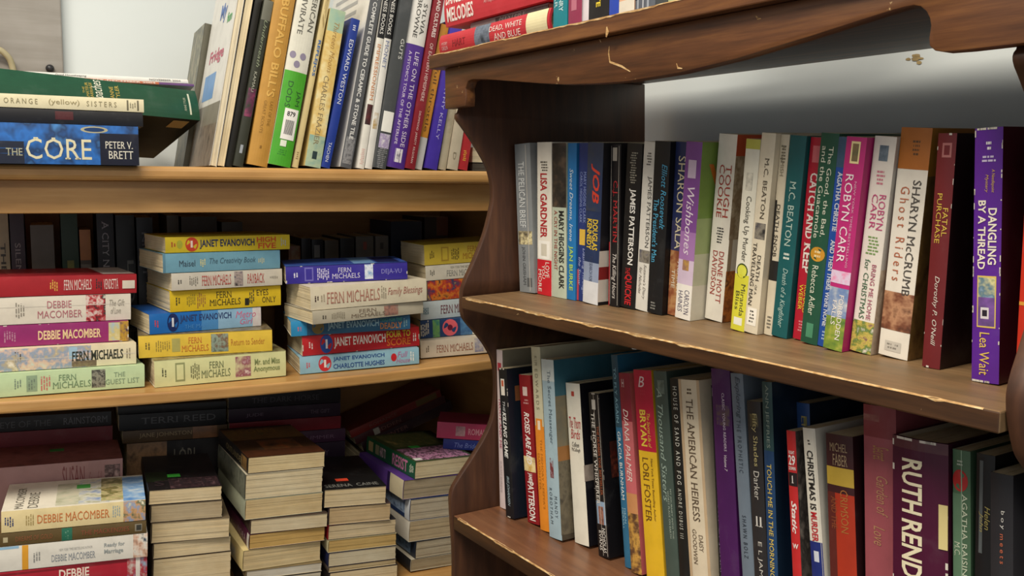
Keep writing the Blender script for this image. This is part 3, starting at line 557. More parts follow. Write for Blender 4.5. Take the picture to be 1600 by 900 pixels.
# ---------------------------------------------------------------- dark bookcase, lower shelf
LOW = [
 D('tall thin pinkish white book at the left end of the dark bookcase lower shelf', (768, 545), (777, 790.4), 786, 'd6c4c2', front='8d8672', Wd=.15, lean=-3.2, texts=[('TROUT AND ME', .3, .62, .3, .7, 'b0506a', 's'), ('SUSAN SHREVE', .7, .9, .3, .6, 'b9a8a8', 'a')], deco=[('s', .08, .13, .2, .8, 'c03a4a')]),
 D('black paperback with white italic title, second from the left on the dark lower shelf', (778, 575.4), (790, 807), 803, '16181c', front='121a26', texts=[('THE', .22, .29, .4, .65, 'ccd0d0', 'i'), ('KILLING GAME', .29, .6, .3, .72, 'e6e6e2', 'sbi'), ('IRIS JOHANSEN', .72, .92, .35, .7, 'a8bcc4', 'sia'), ('K', .36, .48, .25, .7, 'c9d4d8', 'hs', 'f')], deco=[('s', .07, .18, .25, .7, 'e0d8cc'), ('s', .08, .12, .35, .6, 'c05a3a'), ('f', .12, .22, .1, .2, '7a4a2c')], wear=1),
 D('dark red paperback with white slanted title and small yellow picture near its middle', (810, 585.6), (824, 815.7), 842, '8a1c22', texts=[('ROSES ARE RED', .25, .6, .3, .75, 'f0e9e2', 'bi'), ('PATTERSON', .72, .98, .25, .78, 'f0e9e2', 'ba'), ('JAMES', .66, .72, .3, .7, 'f0e9e2', 'ba')], deco=[('s', .08, .14, .3, .7, 'd8c0b8'), ('s', .16, .2, .3, .8, 'c08a88 8a1c22', 220), ('s', .55, .65, 0, 1, 'c8a050 e6d29a 6a3a2a', 60)]),
 D('tall paperback with beige upper and orange lower spine', (829, 542), (844, 827.5), 858, 'c9c4a6', Wd=.13, texts=[('EDWARDS', .12, .34, .35, .65, '8a8670', 'wa'), ('KIM', .05, .1, .35, .65, '8a8670', 'wa'), ("THE MEMORY KEEPER'S", .5, .88, .55, .75, 'a86a20', 's'), ('DAUGHTER', .58, .78, .2, .42, 'a86a20', 's')], deco=[('s', .43, 1, 0, 1, 'e08a2a'), ('s', .39, .46, .15, .85, 'e08a2a'), ('s', .4, .45, .35, .65, 'ead8c0')]),
 D('tall pale blue paperback with white script title and small dark red figure', (846, 561.6), (859, 839), 879, '9fb6c0', front='4c4438', Wd=.13, texts=[('The Secret Messenger', .06, .47, .4, .72, '5a6c78', 's'), ('MANDY', .76, .88, .58, .8, '4c5a64', 'wa'), ('ROBOTHAM', .72, .92, .2, .42, '4c5a64', 'wa'), ('M', .93, .985, .6, .8, 'e2ded2', 'h', 'f')], deco=[('s', .0, .12, 0, 1, 'c3ccca'), ('s', .55, .66, .35, .62, '5a2a30 7a3a3c 9fb6c0', 120), ('f', 0, .2, 0, 1, '3a6a7a'), ('f', .2, .48, 0, 1, '6a6a5c 8a7a5c', 30), ('f', .48, .56, 0, 1, '9a6a3a'), ('f', .56, .97, 0, 1, '4a4438 6a6250 2e2a26', 50)]),
 D('white paperback with a small red emblem and black lettering, dark front', (882, 598), (896.7, 847), 919, 'e4dfcf', front='16151c', texts=[('The Thorn', .21, .28, .12, .92, 'b8383a', 'ih'), ('Birds', .285, .345, .2, .85, 'b8383a', 'ih'), ('Colleen', .365, .395, .25, .75, '3a3835', 'iha'), ('McCullough', .4, .43, .2, .8, '3a3835', 'iha')], deco=[('s', .05, .08, .4, .6, 'b8483a'), ('f', .5, .6, .0, .6, 'b8aca0 8a7a70', 50)]),
 D('black cracked paperback with white title and a small photo of a man near its foot', (918.5, 614), (935, 868.5), 952, '191718', front='141317', texts=[('THE HORSE WHISPERER', .12, .68, .18, .5, 'e2ddd4', 's'), ('THE NUMBER ONE BESTSELLER', .2, .62, .62, .82, '8a4a30', 'b'), ('NICHOLAS', .82, .97, .55, .82, 'e6e2da', 'sa'), ('EVANS', .84, .96, .22, .48, 'e6e2da', 'sa'), ('N', .93, .985, .55, .75, 'e6e2da', 'hs', 'f')], deco=[('s', .04, .1, .3, .65, 'b8b4ac'), ('s', .66, .8, .12, .92, '8aa0b8'), ('s', .69, .8, .3, .75, '5a3a34 9a6a5a 3a2a2a', 120), ('f', .3, .52, .1, .9, '7a2a20 3a1c18 a04a30', 40)], creases=(.5, .88), wear=1),
 D('tall narrow blue paperback with white and pale lettering beside the dark photo spine', (954, 555), (976, 886), 986, '2f6a8c', Wd=.13, texts=[('GRACIA BURNHAM', .36, .68, .3, .75, 'e6ebe8', 'a'), ('TO FLY AGAIN', .06, .32, .3, .7, '8ab8c8', 's'), ('DEAN', .72, .79, .55, .8, '9cc4d4', 'a'), ('MERRILL', .72, .82, .2, .45, '9cc4d4', 'a')], deco=[('s', .0, .34, 0, 1, '2a4c5c')]),
 D('paperback fading from crimson through salmon to a dark scene, cursive white author name', (966, 583), (986, 894), 1003, 'c4666a', texts=[('DIANA PALMER', .18, .54, .25, .7, 'ecdcd4', 'ia'), ('H', .03, .07, .25, .5, 'e6d0cc', 'sh')], deco=[('s', 0, .24, 0, 1, '8a2434'), ('s', .6, .7, 0, 1, 'c48a5a'), ('s', .7, 1, 0, 1, '2a2022 6a4a30 c89a4a 1c181c', 60)]),
 D('paperback with crimson top and bright yellow lower spine', (989, 578), (1010, 900), 1039, 'e0b52a', d=.07, texts=[('LORI FOSTER', .41, .71, .2, .55, '6a4a1c', 'sa'), ('The Secret Life of', .2, .36, .62, .78, 'e6c848', 'i'), ('BRYAN', .186, .356, .22, .56, 'e6c848', 'b'), ('New York Times Bestselling Author', .41, .7, .64, .78, '6a4a1c'), ('B', .03, .08, .25, .6, 'e8cfd0', 'ish')], deco=[('s', 0, .378, 0, 1, 'b81e3c'), ('s', .09, .12, .25, .65, 'd89aa4 b81e3c', 240)]),
 D('grey green paperback with large pale cursive title, right of the crimson and yellow one', (1020, 580), (1041, 900), 1062, '46554e', d=.068, Wd=.13, texts=[('A Thousand Sisters', .075, .58, .2, .6, '9cb0a4', 'i'), ('MY JOURNEY INTO THE', .52, .74, .7, .82, 'aebcae'), ('WORST PLACE ON EARTH', .53, .74, .52, .64, 'aebcae')], deco=[('s', .04, .1, .3, .8, '46554e 7a8a80', 120)]),
 D('narrow black paperback with spaced white capitals beside a wide cream spine', (1048, 592), (1064, 900), 1080, '1b1c1b', d=.066, texts=[('HOUSE OF SAND AND FOG', .035, .467, .3, .7, 'd8d8ce', 'w'), ('ANDRE DUBUS III', .486, .705, .3, .65, 'c9c9be', 'wa')]),
 D('wide cream paperback with brown spaced title on the dark lower shelf', (1063, 594), (1082, 900), 1116, 'd8cbb2', d=.064, texts=[('THE AMERICAN HEIRESS', .082, .604, .35, .68, '5a4a3a', 's'), ('DAISY', .66, .73, .56, .76, '6a5a48', 'sa'), ('GOODWIN', .64, .79, .26, .46, '6a5a48', 'sa')], deco=[('s', .035, .065, .4, .65, '5a4a3a d8cbb2', 300), ('s', .0, 1, 0, .14, 'c2a988'), ('s', 0, 1, .88, 1, 'c2a988')]),
 D('thin black book with tiny white lettering left of the purple book', (1103, 601), (1116, 900), 1126, '17151a', d=.072, Wd=.1, texts=[('THE STORY OF JONAH LOMU', .35, .95, .3, .6, '8a8494')], deco=[('s', .01, .045, .2, .8, 'd0ccc4')]),
 D('tall purple book with small white series lettering and a faint gold emblem', (1110, 576), (1126, 900), 1156, '471b56', d=.062, Wd=.14, texts=[('CLASSIC', .09, .155, .55, .68, 'd4c8d8', 's'), ('YOUNG READERS', .165, .31, .55, .68, 'd4c8d8', 's'), ('Volume 7', .325, .385, .52, .66, 'e2d8e2', 'i')], deco=[('s', .137, .213, .2, .9, '45205c 5c4a4a 45205c 6a5a3c', 90)]),
 D('slate blue grey paperback with dark spaced lettering right of the purple book', (1145, 584.5), (1164, 900), 1184, '6d7a88', d=.06, Wd=.135, texts=[('Exploring', .012, .166, .3, .75, '3a4654', 'i'), ('THE PROPHETIC', .172, .366, .3, .62, '3a4654', 'w'), ('SHAWN BOLZ', .523, .68, .3, .62, '2c3642', 'wa')]),
 D('charcoal paperback with pale title and Roman numeral two on its spine', (1171, 628), (1183, 900), 1205, '2b292b', d=.058, Wd=.13, texts=[('Fifty Shades', .048, .257, .32, .72, 'b6aa78', ''), ('Darker', .276, .388, .32, .72, 'c4c0b8', ''), ('II', .455, .495, .3, .8, 'd6d2cc', 'sh'), ('E L JAMES', .555, .74, .35, .7, 'c4c0b8', 'a')], deco=[('s', .05, .1, .2, .8, '2b292b 6a6038', 120)]),
 D('tall dark teal book with yellow title letters on navy lower spine', (1196, 598), (1206, 900), 1222, '2b4a4c', front='16283c', d=.056, Wd=.135, texts=[('ANN JEFFRIES', .01, .235, .3, .7, '8a9a90', 'sa'), ('TOUCH ME IN THE MORNING', .292, .7, .3, .75, 'dcc058', 's')], deco=[('s', .245, 1, 0, 1, '1f4068')]),
 D('blue book rising behind the small red spine on the dark lower shelf', (1227, 625), (1236, 900), 1256, '2c4c84', front='1c2c40', d=.085, Wd=.13, texts=[('LIFE', .05, .15, .4, .7, 'b8a868', '')], deco=[('s', .05, .14, .55, .8, '8a8450')]),
 D('narrow red paperback with a white numeral panel and black diamond', (1228, 673), (1238, 900), 1253, 'bd2a2c', front='4a4644', d=.05, Wd=.1, texts=[('29', .096, .137, .15, .85, 'ece4e0', 'bh'), ('FLIGHT', .079, .092, .2, .8, 'ece4e0', 'bh'), ('DOWN', .142, .156, .15, .85, 'ece4e0', 'bh'), ('1', .178, .208, .4, .6, 'ece4e0', 'sh'), ('Static', .28, .41, .25, .8, 'ece4e0', 'bi'), ('W', .45, .47, .2, .8, 'ece4e0', 'bh')], deco=[('s', .166, .22, .05, .95, '241c1e'), ('f', 0, 1, 0, 1, '6a6460 3a3634 8a827a', 60)]),
 D('white paperback with black and red block capitals and a blue foot', (1260, 670.6), (1275, 900), 1295, 'd8d3c6', d=.048, texts=[('CHRISTMAS IS', .083, .306, .25, .75, '23211f', 'b'), ('MURDER', .314, .425, .25, .75, 'b8242c', 'b')], deco=[('s', .425, 1, 0, 1, '1f2c70'), ('s', .46, .5, .3, .7, 'c8ccd8'), ('s', .042, .065, .35, .6, '3a3834 d8d3c6', 300)], creases=(.9,)),
 D('thick maroon and red paperback with a gold band across its spine', (1288.5, 677), (1296, 900), 1339, '3c1c20', front='2c1418', d=.05, Wd=.13, texts=[('MICHEL', .03, .062, .15, .8, '9a8468', 'sha'), ('FABER', .07, .113, .25, .8, '9a8468', 'sha'), ('CRIMSON', .2, .36, .5, .78, 'a86a34', 's'), ('AND THE', .23, .35, .14, .36, '8a4a2c', 's')], deco=[('s', .12, .187, 0, 1, 'b89a3c'), ('s', .215, 1, .3, 1, 'a8341f'), ('s', .215, 1, 0, .3, '5a2420')]),
 D('very tall dusty pink book with painted-in shade at the top and faint gold script', (1341.7, 630), (1345, 900), 1396, '9c5058', d=.055, Wd=.15, texts=[('Secret', .126, .17, .3, .8, 'b08050', 'i'), ('Garden of', .22, .345, .4, .75, 'b08060', 'i'), ('Love', .38, .44, .3, .65, 'b08060', 'i')], deco=[('s', 0, .1, 0, 1, '80343a'), ('s', .03, .05, 0, .5, '9a6a64 74262a', 90)]),  # maroon top band is the upper shelf's shadow painted on the spine
 D('wide burgundy hardback with bold cream capitals and frayed jacket top', (1396.7, 681.7), (1397, 900), 1486, '4a1030', front='3a0c26', d=.045, Wd=.15, hb=True, texts=[('RUTH', .066, .24, .2, .58, 'e9dfbf', 'b'), ('RENDELL', .262, .56, .2, .58, 'e9dfbf', 'ba')], deco=[('s', 0, .035, 0, 1, '4a1a2c 5c3038', 60)], wear=2, stick=[('paper_slip', 's', .19, .33, .86, 1.0, 'd8c88a', 'pale yellow paper slip')]),
 D('green striped book with a red dot near its top, right of the burgundy hardback', (1487, 701.7), (1488, 900), 1516, '4c6a50', d=.05, Wd=.13, texts=[('AGATHA RAISIN and the', .133, .5, .56, .84, 'c4cdb4', 's'), ('M.C.', .285, .33, .1, .45, 'c4cdb4', 's')], deco=[('so', .06, .128, 0, .88, 'b02a28'), ('s', 0, 1, .5, .56, '86a088'), ('s', .03, .05, .25, .6, 'b8c0b0 4c6a50', 200), ('s', .135, 1, .0, .5, '5d7c62')]),
 D('black book with thin gold handwritten lettering near the right end of the lower shelf', (1520, 707), (1517, 900), 1546, '1a191b', d=.05, Wd=.13, texts=[('Helen', .155, .225, .52, .8, 'a89a58', 'i'), ('John', .175, .235, .2, .45, 'a89a58', 'i')], deco=[('s', .02, .3, .2, .4, '5c6264')]),
 D('dark charcoal book with spaced white and orange lower case letters at the far right end', (1547, 738), (1547, 900), 1583, '2b2a2e', d=.04, Wd=.13, texts=[('boy', .11, .165, .45, .66, 'd8d6d0', 'w'), ('meets', .18, .27, .45, .6, 'c4684a', 'w')]),
]
row(F_LOW, LOW, lo=-.0455, group='books in the row on the dark bookcase lower shelf')
# ---------------------------------------------------------------- dark bookcase, top
stack([
 dict(label='red hardback with white capitals lying flat directly on the dark bookcase top', name='hardcover_book', bl=(686, 79), br=(858, 44.5), ty=48, spine='b9303a', hb=True, Wd=.15, yaw=0, db=.0, texts=[('DEAD, WHITE', .5, .78, .52, .82, 'e8d4cc', 's'), ('AND BLUE', .54, .77, .14, .44, 'e8d4cc', 's'), ('HART', .14, .27, .3, .65, '8a1c28', 'sa'), ('CAROLYN', .03, .09, .2, .4, 'd8b0b0', 'a'), ('MYSTERY', .03, .09, .45, .6, 'd8b0b0', 'a')], deco=[('s', .36, .5, 0, 1, '3a4a5c 6a7484 2a3440', 60)], stick=[('spine_sticker', 's', .82, .985, .0, 1, 'd9cfa6', 'cream spine sticker')]),
 dict(label='thin grey and black book lying between the two red hardbacks on the dark bookcase top', bl=(735, 45), br=(856, 20), ty=34, spine='8c8a88', Wd=.13, yaw=0, db=.012, deco=[('s', .35, 1, 0, .8, '2a2a2c 5a5a58 1c1c1e', 60)], texts=[('MYSTERY', .4, .75, .2, .8, '9a9a98', 'i')]),
 dict(label='upper red hardback with bold white capitals on top of the lying pair', name='hardcover_book', bl=(694, 40), br=(857, 5), ty=-18, spine='c23540', hb=True, Wd=.15, yaw=0, db=.004, texts=[('MELODIES', .03, .31, .1, .48, 'f0e4de', 'b'), ('DANGEROUS', .02, .3, .56, .9, 'f0e4de', 'b'), ('An Inspector Mystery', .42, .65, .3, .44, 'dfa8a8', '')]),
], .1415, -.006, group='red books lying on the dark bookcase top', dark=True)
def std(label, x0, x1, y, spine, **k): return D(label, (x0+1, y-60), (x0, y), x1, spine, lean=0, d=k.pop('d', -.004), L=k.pop('L', .2), **k)
row(F_TOP, [
 std('teal book standing on the dark bookcase top next to the lying red pair', 863.5, 885, 46, '1f7c88', texts=[('SUE HENRY', .76, .92, .45, .75, 'b8d8da', 'b'), ('LIAR', .8, .9, .12, .35, 'b8d8da', '')]),
 std('maroon book with pink emblem standing on the dark bookcase top', 887, 908, 41, '8a3450', front='cfc6cc', deco=[('s', .72, .84, .25, .6, 'd8848a'), ('s', .87, .93, .25, .65, 'b06a7c')]),
 std('pale lavender thin book between maroon and black books on the dark bookcase top', 909.5, 918.5, 37, 'cfc6cc'),
 std('black book with yellow capitals standing on the dark bookcase top', 919.5, 951, 33, '211f20', texts=[('GOODBYE', .72, .94, .4, .62, 'e2c83c', 'b')]),
 std('bright blue book standing on the dark bookcase top', 952, 967, 27, '2c46a8', front='b8b4a8'),
 std('peach coloured book with an orange mark standing on the dark bookcase top', 972, 996, 24, 'd8a888', deco=[('s', .6, .87, .3, .8, 'c8743c d8a888', 60), ('s', .94, .99, 0, 1, 'd8d0c0')]),
 std('grey plaid patterned book standing on the dark bookcase top', 998, 1029, 16, '5a5f68', deco=[('s', 0, 1, .1, .2, '9aa0a8'), ('s', 0, 1, .4, .45, 'c8ccd0'), ('s', 0, 1, .62, .72, '9aa0a8'), ('s', .88, .9, 0, 1, 'b8bcc0'), ('s', .93, .95, 0, 1, '30343c')]),
 std('cream and green book at the right of the plaid one on the dark bookcase top', 1032, 1052, 10, 'd0ccb8', d=.01, deco=[('s', .9, 1, 0, 1, 'b8bc8a'), ('s', .82, .88, 0, 1, '5a7a4a')]),
 std('dark book with red tip, last visible on the dark bookcase top', 1054, 1080, 5, '2a2022', d=.006, deco=[('s', .9, .98, .5, .9, 'c8604a')]),
], group='books standing on the dark bookcase top')
# ================================================================ pine bookcase, standing books on top
row(F_PT, [
 D('thin olive grey picture book standing furthest left and furthest back on the pine top', (322, 29.6), (288, 252), 300, '5c5a4c', d=.216, Wd=.11, L=.215, back='6a6a5a', deco=[('b', 0, 1, 0, 1, '6a6a5a 4a4c3c 8a8468 7a6a5a', 30)]),
 D('large white book with coloured letters and a blue shape on its cover, pages forward', (372, 0), (329, 257), 340, 'e0ddd6', d=.012, Wd=.20, L=.285, rev=True, front='dddcd6', pages='e0d4b8', texts=[('Fridge', .42, .5, .22, .8, 'c24a6a', 'bh', 'f'), ('My', .2, .3, .4, .65, '3a6ab8', 'bh', 'f'), ('fun', .27, .32, .72, .9, '3aa84a', 'bh', 'f')], deco=[('f', .54, .67, .15, .62, '6a9ad0'), ('f', .7, 1, 0, 1, '8a8478'), ('f', .8, 1, .0, 1, '6a6258 8a7e70 4a443c', 25)]),
 D('cream page edges of a thin book facing forward beside the large white one', (386, 0), (341.5, 257.5), 354, '2a2422', d=.014, Wd=.19, L=.28, rev=True, pages='e6d6b2'),
 D('thin black book between the cream page edges and the dark flowered spine', (402, 0), (355, 258), 366, '26241f', d=.02, Wd=.18, L=.27),
 D('dark grey green spine with pale title and pink flower patch on the pine top', (415, 2), (367, 258), 382, '34362c', d=.012, Wd=.17, texts=[('Underneath', .12, .4, .4, .75, '8a9478', 'i'), ('KAMAU', .43, .55, .35, .65, 'a8a898', 'a')], deco=[('s', .0, .12, 0, 1, '6a6a5e'), ('s', .53, .7, .1, .9, '8a3a5a 5a2a44 34362c', 90), ('s', .87, .92, .35, .65, '9aa0a8')]),
 D('thick tan gold hardback with large embossed golden title on the pine top', (426, 0), (383, 256.7), 415, 'b98a3e', d=.008, Wd=.16, L=.27, hb=True, name='hardcover_book', texts=[("BUFFALO BILL'S", .18, .66, .35, .75, 'd9ac58', 'b'), ('LAST OF THE', .68, .8, .6, .75, 'a0762e'), ('GREAT SCOUTS', .68, .84, .3, .45, 'a0762e'), ('WETMORE', .04, .16, .5, .65, 'a0762e', 'a')], deco=[('s', .9, .915, .45, .55, '8a6428')]),
 D('white and bright green book with three dots and a barcode sticker on its spine', (464, 0), (418.5, 255), 454, 'd8d6c8', d=.006, Wd=.16, L=.275, name='hardcover_book', hb=True, texts=[('AMERICAN', .1, .34, .66, .9, '5a5850', 's'), ('TRIUMVIRATE', .06, .36, .22, .46, '5a5850', 's'), ('JAM', .63, .705, .66, .88, '2a5a2a', 'sa'), ('DODS', .59, .715, .24, .48, '2a5a2a', 'sa'), ('879', .733, .757, .42, .8, '2a2a2c', 'bhk'), ('IIIIIIIII', .775, .845, .42, .8, '3a383c', 'bhk')], deco=[('s', .54, 1, 0, 1, '4aa02c'), ('so', .445, .48, .08, .36, '8a8298'), ('so', .445, .48, .54, .82, '8a8298'), ('so', .487, .522, .32, .6, '8a8298'), ('s', .92, .95, .3, .7, '2a6a2a 4aa02c', 260)], stick=[('barcode_sticker', 's', .72, .87, .3, .92, 'ece9e4', 'white barcode sticker'), ('round_sticker', 's', .875, .905, .35, .62, 'dfe3d2', 'small pale sticker')]),
 D('narrow yellowish spine with blue title letters beside the white and green book', (507, 0), (457, 260), 466.5, 'd2bf8a', d=.012, Wd=.16, L=.272, texts=[('REFLEJOS', .36, .54, .2, .8, '3a6aa8', 'b'), ('El', .1, .3, .3, .7, 'a08a58', 'i')], deco=[('s', .92, .96, .3, .7, '8a744a d2bf8a', 200)]),
 D('yellow and aqua sky coloured paperback with faded lettering on the pine top', (516.5, 17), (477.6, 256.7), 502.5, 'd6bf7a', d=.01, Wd=.15, texts=[('Thirteen Moons', .08, .4, .4, .72, 'a8844a', 'i'), ('CHARLES FRAZIER', .42, .86, .3, .62, '8a7a58', 'sa')], deco=[('s', 0, .14, 0, 1, '8fb0a0 b8bf90', 30), ('s', .14, .8, 0, 1, 'd6bf7a cfae62 e0d09a 9ab0a0', 30), ('s', .8, 1, 0, 1, '6a9a98 a8b89a 5a8a90', 30), ('s', .9, .95, .35, .65, '2a3a3c')]),
 D('slim royal blue book with white capitals and a star at its top', (549.8, 31), (502.8, 260), 516.5, '20388c', d=.01, Wd=.16, texts=[('EDWARD WESTON', .14, .57, .3, .75, 'd4d8e6', 'a'), ('TASCHEN', .83, .96, .3, .65, 'd4d8e6')], deco=[('s', .04, .08, .3, .7, '20388c d4d8e6', 160)]),
 D('grey paperback with bold white title, its white back cover and brown photo showing', (586, 0), (540, 257), 557.6, '54565a', d=.012, Wd=.2, L=.285, back='e2e0da', texts=[('THE COMPLETE GUIDE TO CERAMIC & STONE TILE', .12, .86, .32, .68, 'd8d8d6', 'b')], deco=[('s', 0, .14, 0, 1, '6a6a6c 4a4a4e 8a8a88', 70), ('s', .85, .98, .1, .9, '4a4a4e 8a8a8c 3a3a40', 120), ('b', .42, .74, .5, .95, '9a6a4a b88a6a 5a3a2c', 30), ('b', .1, .12, .3, .9, 'a8a8a8'), ('b', .15, .17, .3, .9, 'a8a8a8'), ('b', .2, .22, .3, .9, 'a8a8a8'), ('b', .25, .27, .3, .9, 'a8a8a8'), ('b', .3, .32, .3, .9, 'a8a8a8')]),
 D('thin white book with orange title below a black top section', (598, 0), (558.5, 258), 569.5, 'dcd9d0', d=.01, Wd=.19, L=.28, texts=[('IMPRESSIONISM', .38, .66, .25, .75, 'd08a5a', 's'), ('EYEWITNESS BOOKS', .05, .33, .25, .75, 'e6e4de', 's')], deco=[('s', 0, .35, 0, 1, '1a1a1c'), ('s', .68, .78, .1, .9, '2a2224 5a2a2c', 100), ('s', .9, .98, .2, .8, 'dcd9d0 d8b0a8', 150)]),
 D('thin white book with blue grey title below a black top section', (609, 0), (570, 258), 581.2, 'd8d6d0', d=.01, Wd=.19, L=.28, texts=[('MONET', .36, .5, .25, .75, '7a84a8', 's'), ('EYEWITNESS BOOKS', .05, .33, .25, .75, 'e6e4de', 's')], deco=[('s', 0, .35, 0, 1, '1a1a1c'), ('s', .72, .8, .2, .8, 'a88a4a d8d6d0', 100)]),
 D('charcoal hardback with small white label and patterned foot on the pine top', (624, 0), (582, 262), 601, '45484a', d=.004, Wd=.18, L=.285, texts=[('GUTS', .36, .46, .55, .85, 'd6d6d2', 's')], deco=[('s', .9, 1, .1, .9, '3a3c3e 8a8a8c', 160), ('s', .83, .9, .1, .95, 'd2cfd2 9a8ab0 d2cfd2', 100)], stick=[('spine_label', 's', .72, .82, .1, .95, 'e0dfd8', 'white spine label')]),
 D('thick purple hardback with white upper spine and capitals on the pine top', (646, 0), (604, 257), 634, 'd9d7d2', d=.006, Wd=.17, L=.275, hb=True, name='hardcover_book', front='4a2a78', back='8a888c', texts=[('SYLVIA', .15, .31, .6, .82, '3a3834', 'sa'), ('BROWNE', .13, .33, .28, .5, '3a3834', 'sa'), ('LIFE ON THE OTHER SIDE', .4, .89, .56, .8, 'd8cce0', 's'), ("A PSYCHIC'S TOUR OF THE AFTERLIFE", .4, .88, .24, .38, 'd8cce0', 's')], deco=[('s', .365, 1, 0, 1, '4c2c86'), ('s', .9, .97, .35, .75, 'dcd8dc'), ('s', .915, .955, .45, .65, 'dcd8dc 3a2a5a', 120)]),
 D('dark red textbook with white capitals right of the purple hardback', (681, 0), (636, 261), 651, '80202a', d=.004, Wd=.19, L=.285, texts=[('AFRICAN AND CULTURES', .04, .34, .3, .7, 'e0ccc8', 'b'), ('OF EASTERN HEMISPHERE', .37, .66, .32, .66, 'd8b8b4', ''), ('DRUMMOND  JARRETT  KILGORAN', .71, .97, .35, .62, 'd8b8b4', 'a')]),
 D('orange spine with white foot, half hidden behind the dark bookcase corner', (681, 106), (652, 258), 664.5, 'cf8f34', d=.012, Wd=.15, L=.21, texts=[('full throttle', .3, .74, .3, .72, '6a4a24', '')], deco=[('s', .78, 1, 0, 1, 'd2d2cc'), ('s', .88, .97, .3, .6, '6a6a6a d2d2cc', 200)]),
 D('violet blue paperback with pale capitals beside the orange spine', (693, 106), (665.3, 262), 683.5, '42309a', d=.006, Wd=.13, L=.215, texts=[('CATHY KELLY', .38, .8, .4, .66, 'b0a8dc', 'a')], deco=[('s', 0, .3, 0, 1, '4a3aa8')]),
 D('grey cream paperback right of the violet blue one on the pine top', (699, 174), (685, 260), 697, 'b0a690', d=.01, Wd=.12, L=.18, deco=[('s', .4, .7, .2, .8, 'b0a690 9a907a', 100)]),
 D('beige book with faint lettering beside the small red book on the pine top', (711, 174), (697.5, 260), 713, 'b8ad98', d=.006, Wd=.12, L=.18, texts=[('D', .86, .92, .3, .6, '8a806c', 's')]),
 D('small red book with a gold mark at its foot beside the dark bookcase side', (728, 174), (714.7, 260), 730, 'a82a30', d=.008, Wd=.11, L=.16, texts=[('SPAIN', .4, .6, .3, .6, 'd8a8a0')], deco=[('s', .82, .92, .3, .7, 'a82a30 d8a83c', 160)]),
], group='books standing in a row on the pine bookcase top')
stack([
 dict(label='black book lying under a cream page block at the right end of the pine top', bl=(738, 263), br=(775, 263), ty=257, T=.012, o='e', spine='1c1a1c', Wd=.1, yaw=0, Lx=.095, pages='4a4640'),
 dict(label='cream page block lying on a black book at the pine top right end', bl=(738, 253), br=(775, 250), ty=228, T=.022, o='e', spine='d8cdb0', Wd=.095, yaw=4, Lx=.09, pages='e6dcc0'),
], ZPT, .02, group='books lying at the right end of the pine top')
# ---------------------------------------------------------------- pine top, lying books at the left
stack([
 dict(label='thick blue fantasy paperback with big cream capitals lying on the pine top at left', bl=(-60, 267), br=(218, 263), ty=213, T=.047, spine='1d4f8c', front='2a5a94', Wd=.106, yaw=0, db=-.011, texts=[('CORE', .35, .72, .12, .66, 'd6cfae', 's'), ('THE', .24, .33, .2, .38, 'a8a890', 's'), ('PETER V.', .8, .965, .42, .6, 'd6d2c4', 'sa'), ('BRETT', .82, .965, .16, .36, 'd6d2c4', 'sa')], deco=[('s', 0, 1, 0, 1, '1a4684 2468b8 16345e 4a90d8', 24), ('s', .0, .34, 0, .55, '232838'), ('s', .77, 1, 0, .8, '1a1c2c'), ('so', .66, .82, .8, .97, 'a8a488'), ('so', .68, .8, .83, .94, '1a3a6a')], rough=.3),
 dict(label='black book lying on the blue fantasy paperback and under the cream one', bl=(-60, 213), br=(224, 206), ty=184, T=.0165, spine='15151a', Wd=.085, yaw=0, deco=[('s', .5, .6, .3, .9, '4a1c20')]),
 dict(label='thin cream book with faint lettering lying just below the green hardback', bl=(-60, 179), br=(225.5, 187.5), ty=158, T=.0155, spine='d8cfae', Wd=.05, yaw=0, texts=[('ORANGE', .22, .4, .3, .7, '8a8060', 'w'), ('(yellow)', .46, .63, .25, .75, '9a8e68', ''), ('SISTERS', .67, .84, .3, .7, '8a8060', 'wa')], deco=[('s', .9, .91, .1, .9, '6a6450'), ('s', .96, .97, .1, .9, '6a6450'), ('s', .915, .955, .2, .8, '8a846a d8cfae', 200)]),
], ZPT, -.004, group='books lying in the pile on the pine top at left')

# the green hardback rests its spine on the pile and slopes down behind it
GR = hit(314, 187, Aw(0, .15, 0), b_); yw = math.radians(20); dr = .03; ph = math.radians(20)
g1 = unit((math.cos(yw)*a_+math.sin(yw)*b_)*math.cos(dr)-UZ*math.sin(dr)); gh = unit(np.cross(UZ, g1)); gn = np.cross(g1, gh)
g2 = gh*math.cos(ph)-gn*math.sin(ph); g3 = np.cross(g1, g2)
make_book(mat4(GR, g3, g2, -g1), 'hardcover_book', 'dark green hardback sloping on the pile at the left of the pine top', 'books lying in the pile on the pine top at left', .045, .262, .155, spine='1d4a34', front='1f4c38', back='121311', hb=True,
 texts=[('THE', .385, .395, .5, .7, 'c0a850', 'h'), ('AMATEUR', .40, .415, .32, .86, 'c0a850', 'sh'), ('MARRIAGE', .42, .435, .32, .86, 'c0a850', 'sh'), ('Apaches', .43, .5, .24, .97, 'e0e0cc', 'ih'), ('ANNE', .52, .54, .42, .8, 'c0a850', 'sha'), ('TYLER', .55, .57, .38, .86, 'c0a850', 'sha'), ('ANNE TYLER', .915, .928, .25, .7, 'b8bca0', 'sh')], deco=[('s', .945, .955, .15, .85, 'c8ccb4')], stick=[('barcode_sticker', 'b', .86, .95, .06, .22, 'a08c60', 'tan barcode sticker')], rough=.35)
MT = math.radians(1.9); mg = GR+g3*.0456+g2*.008
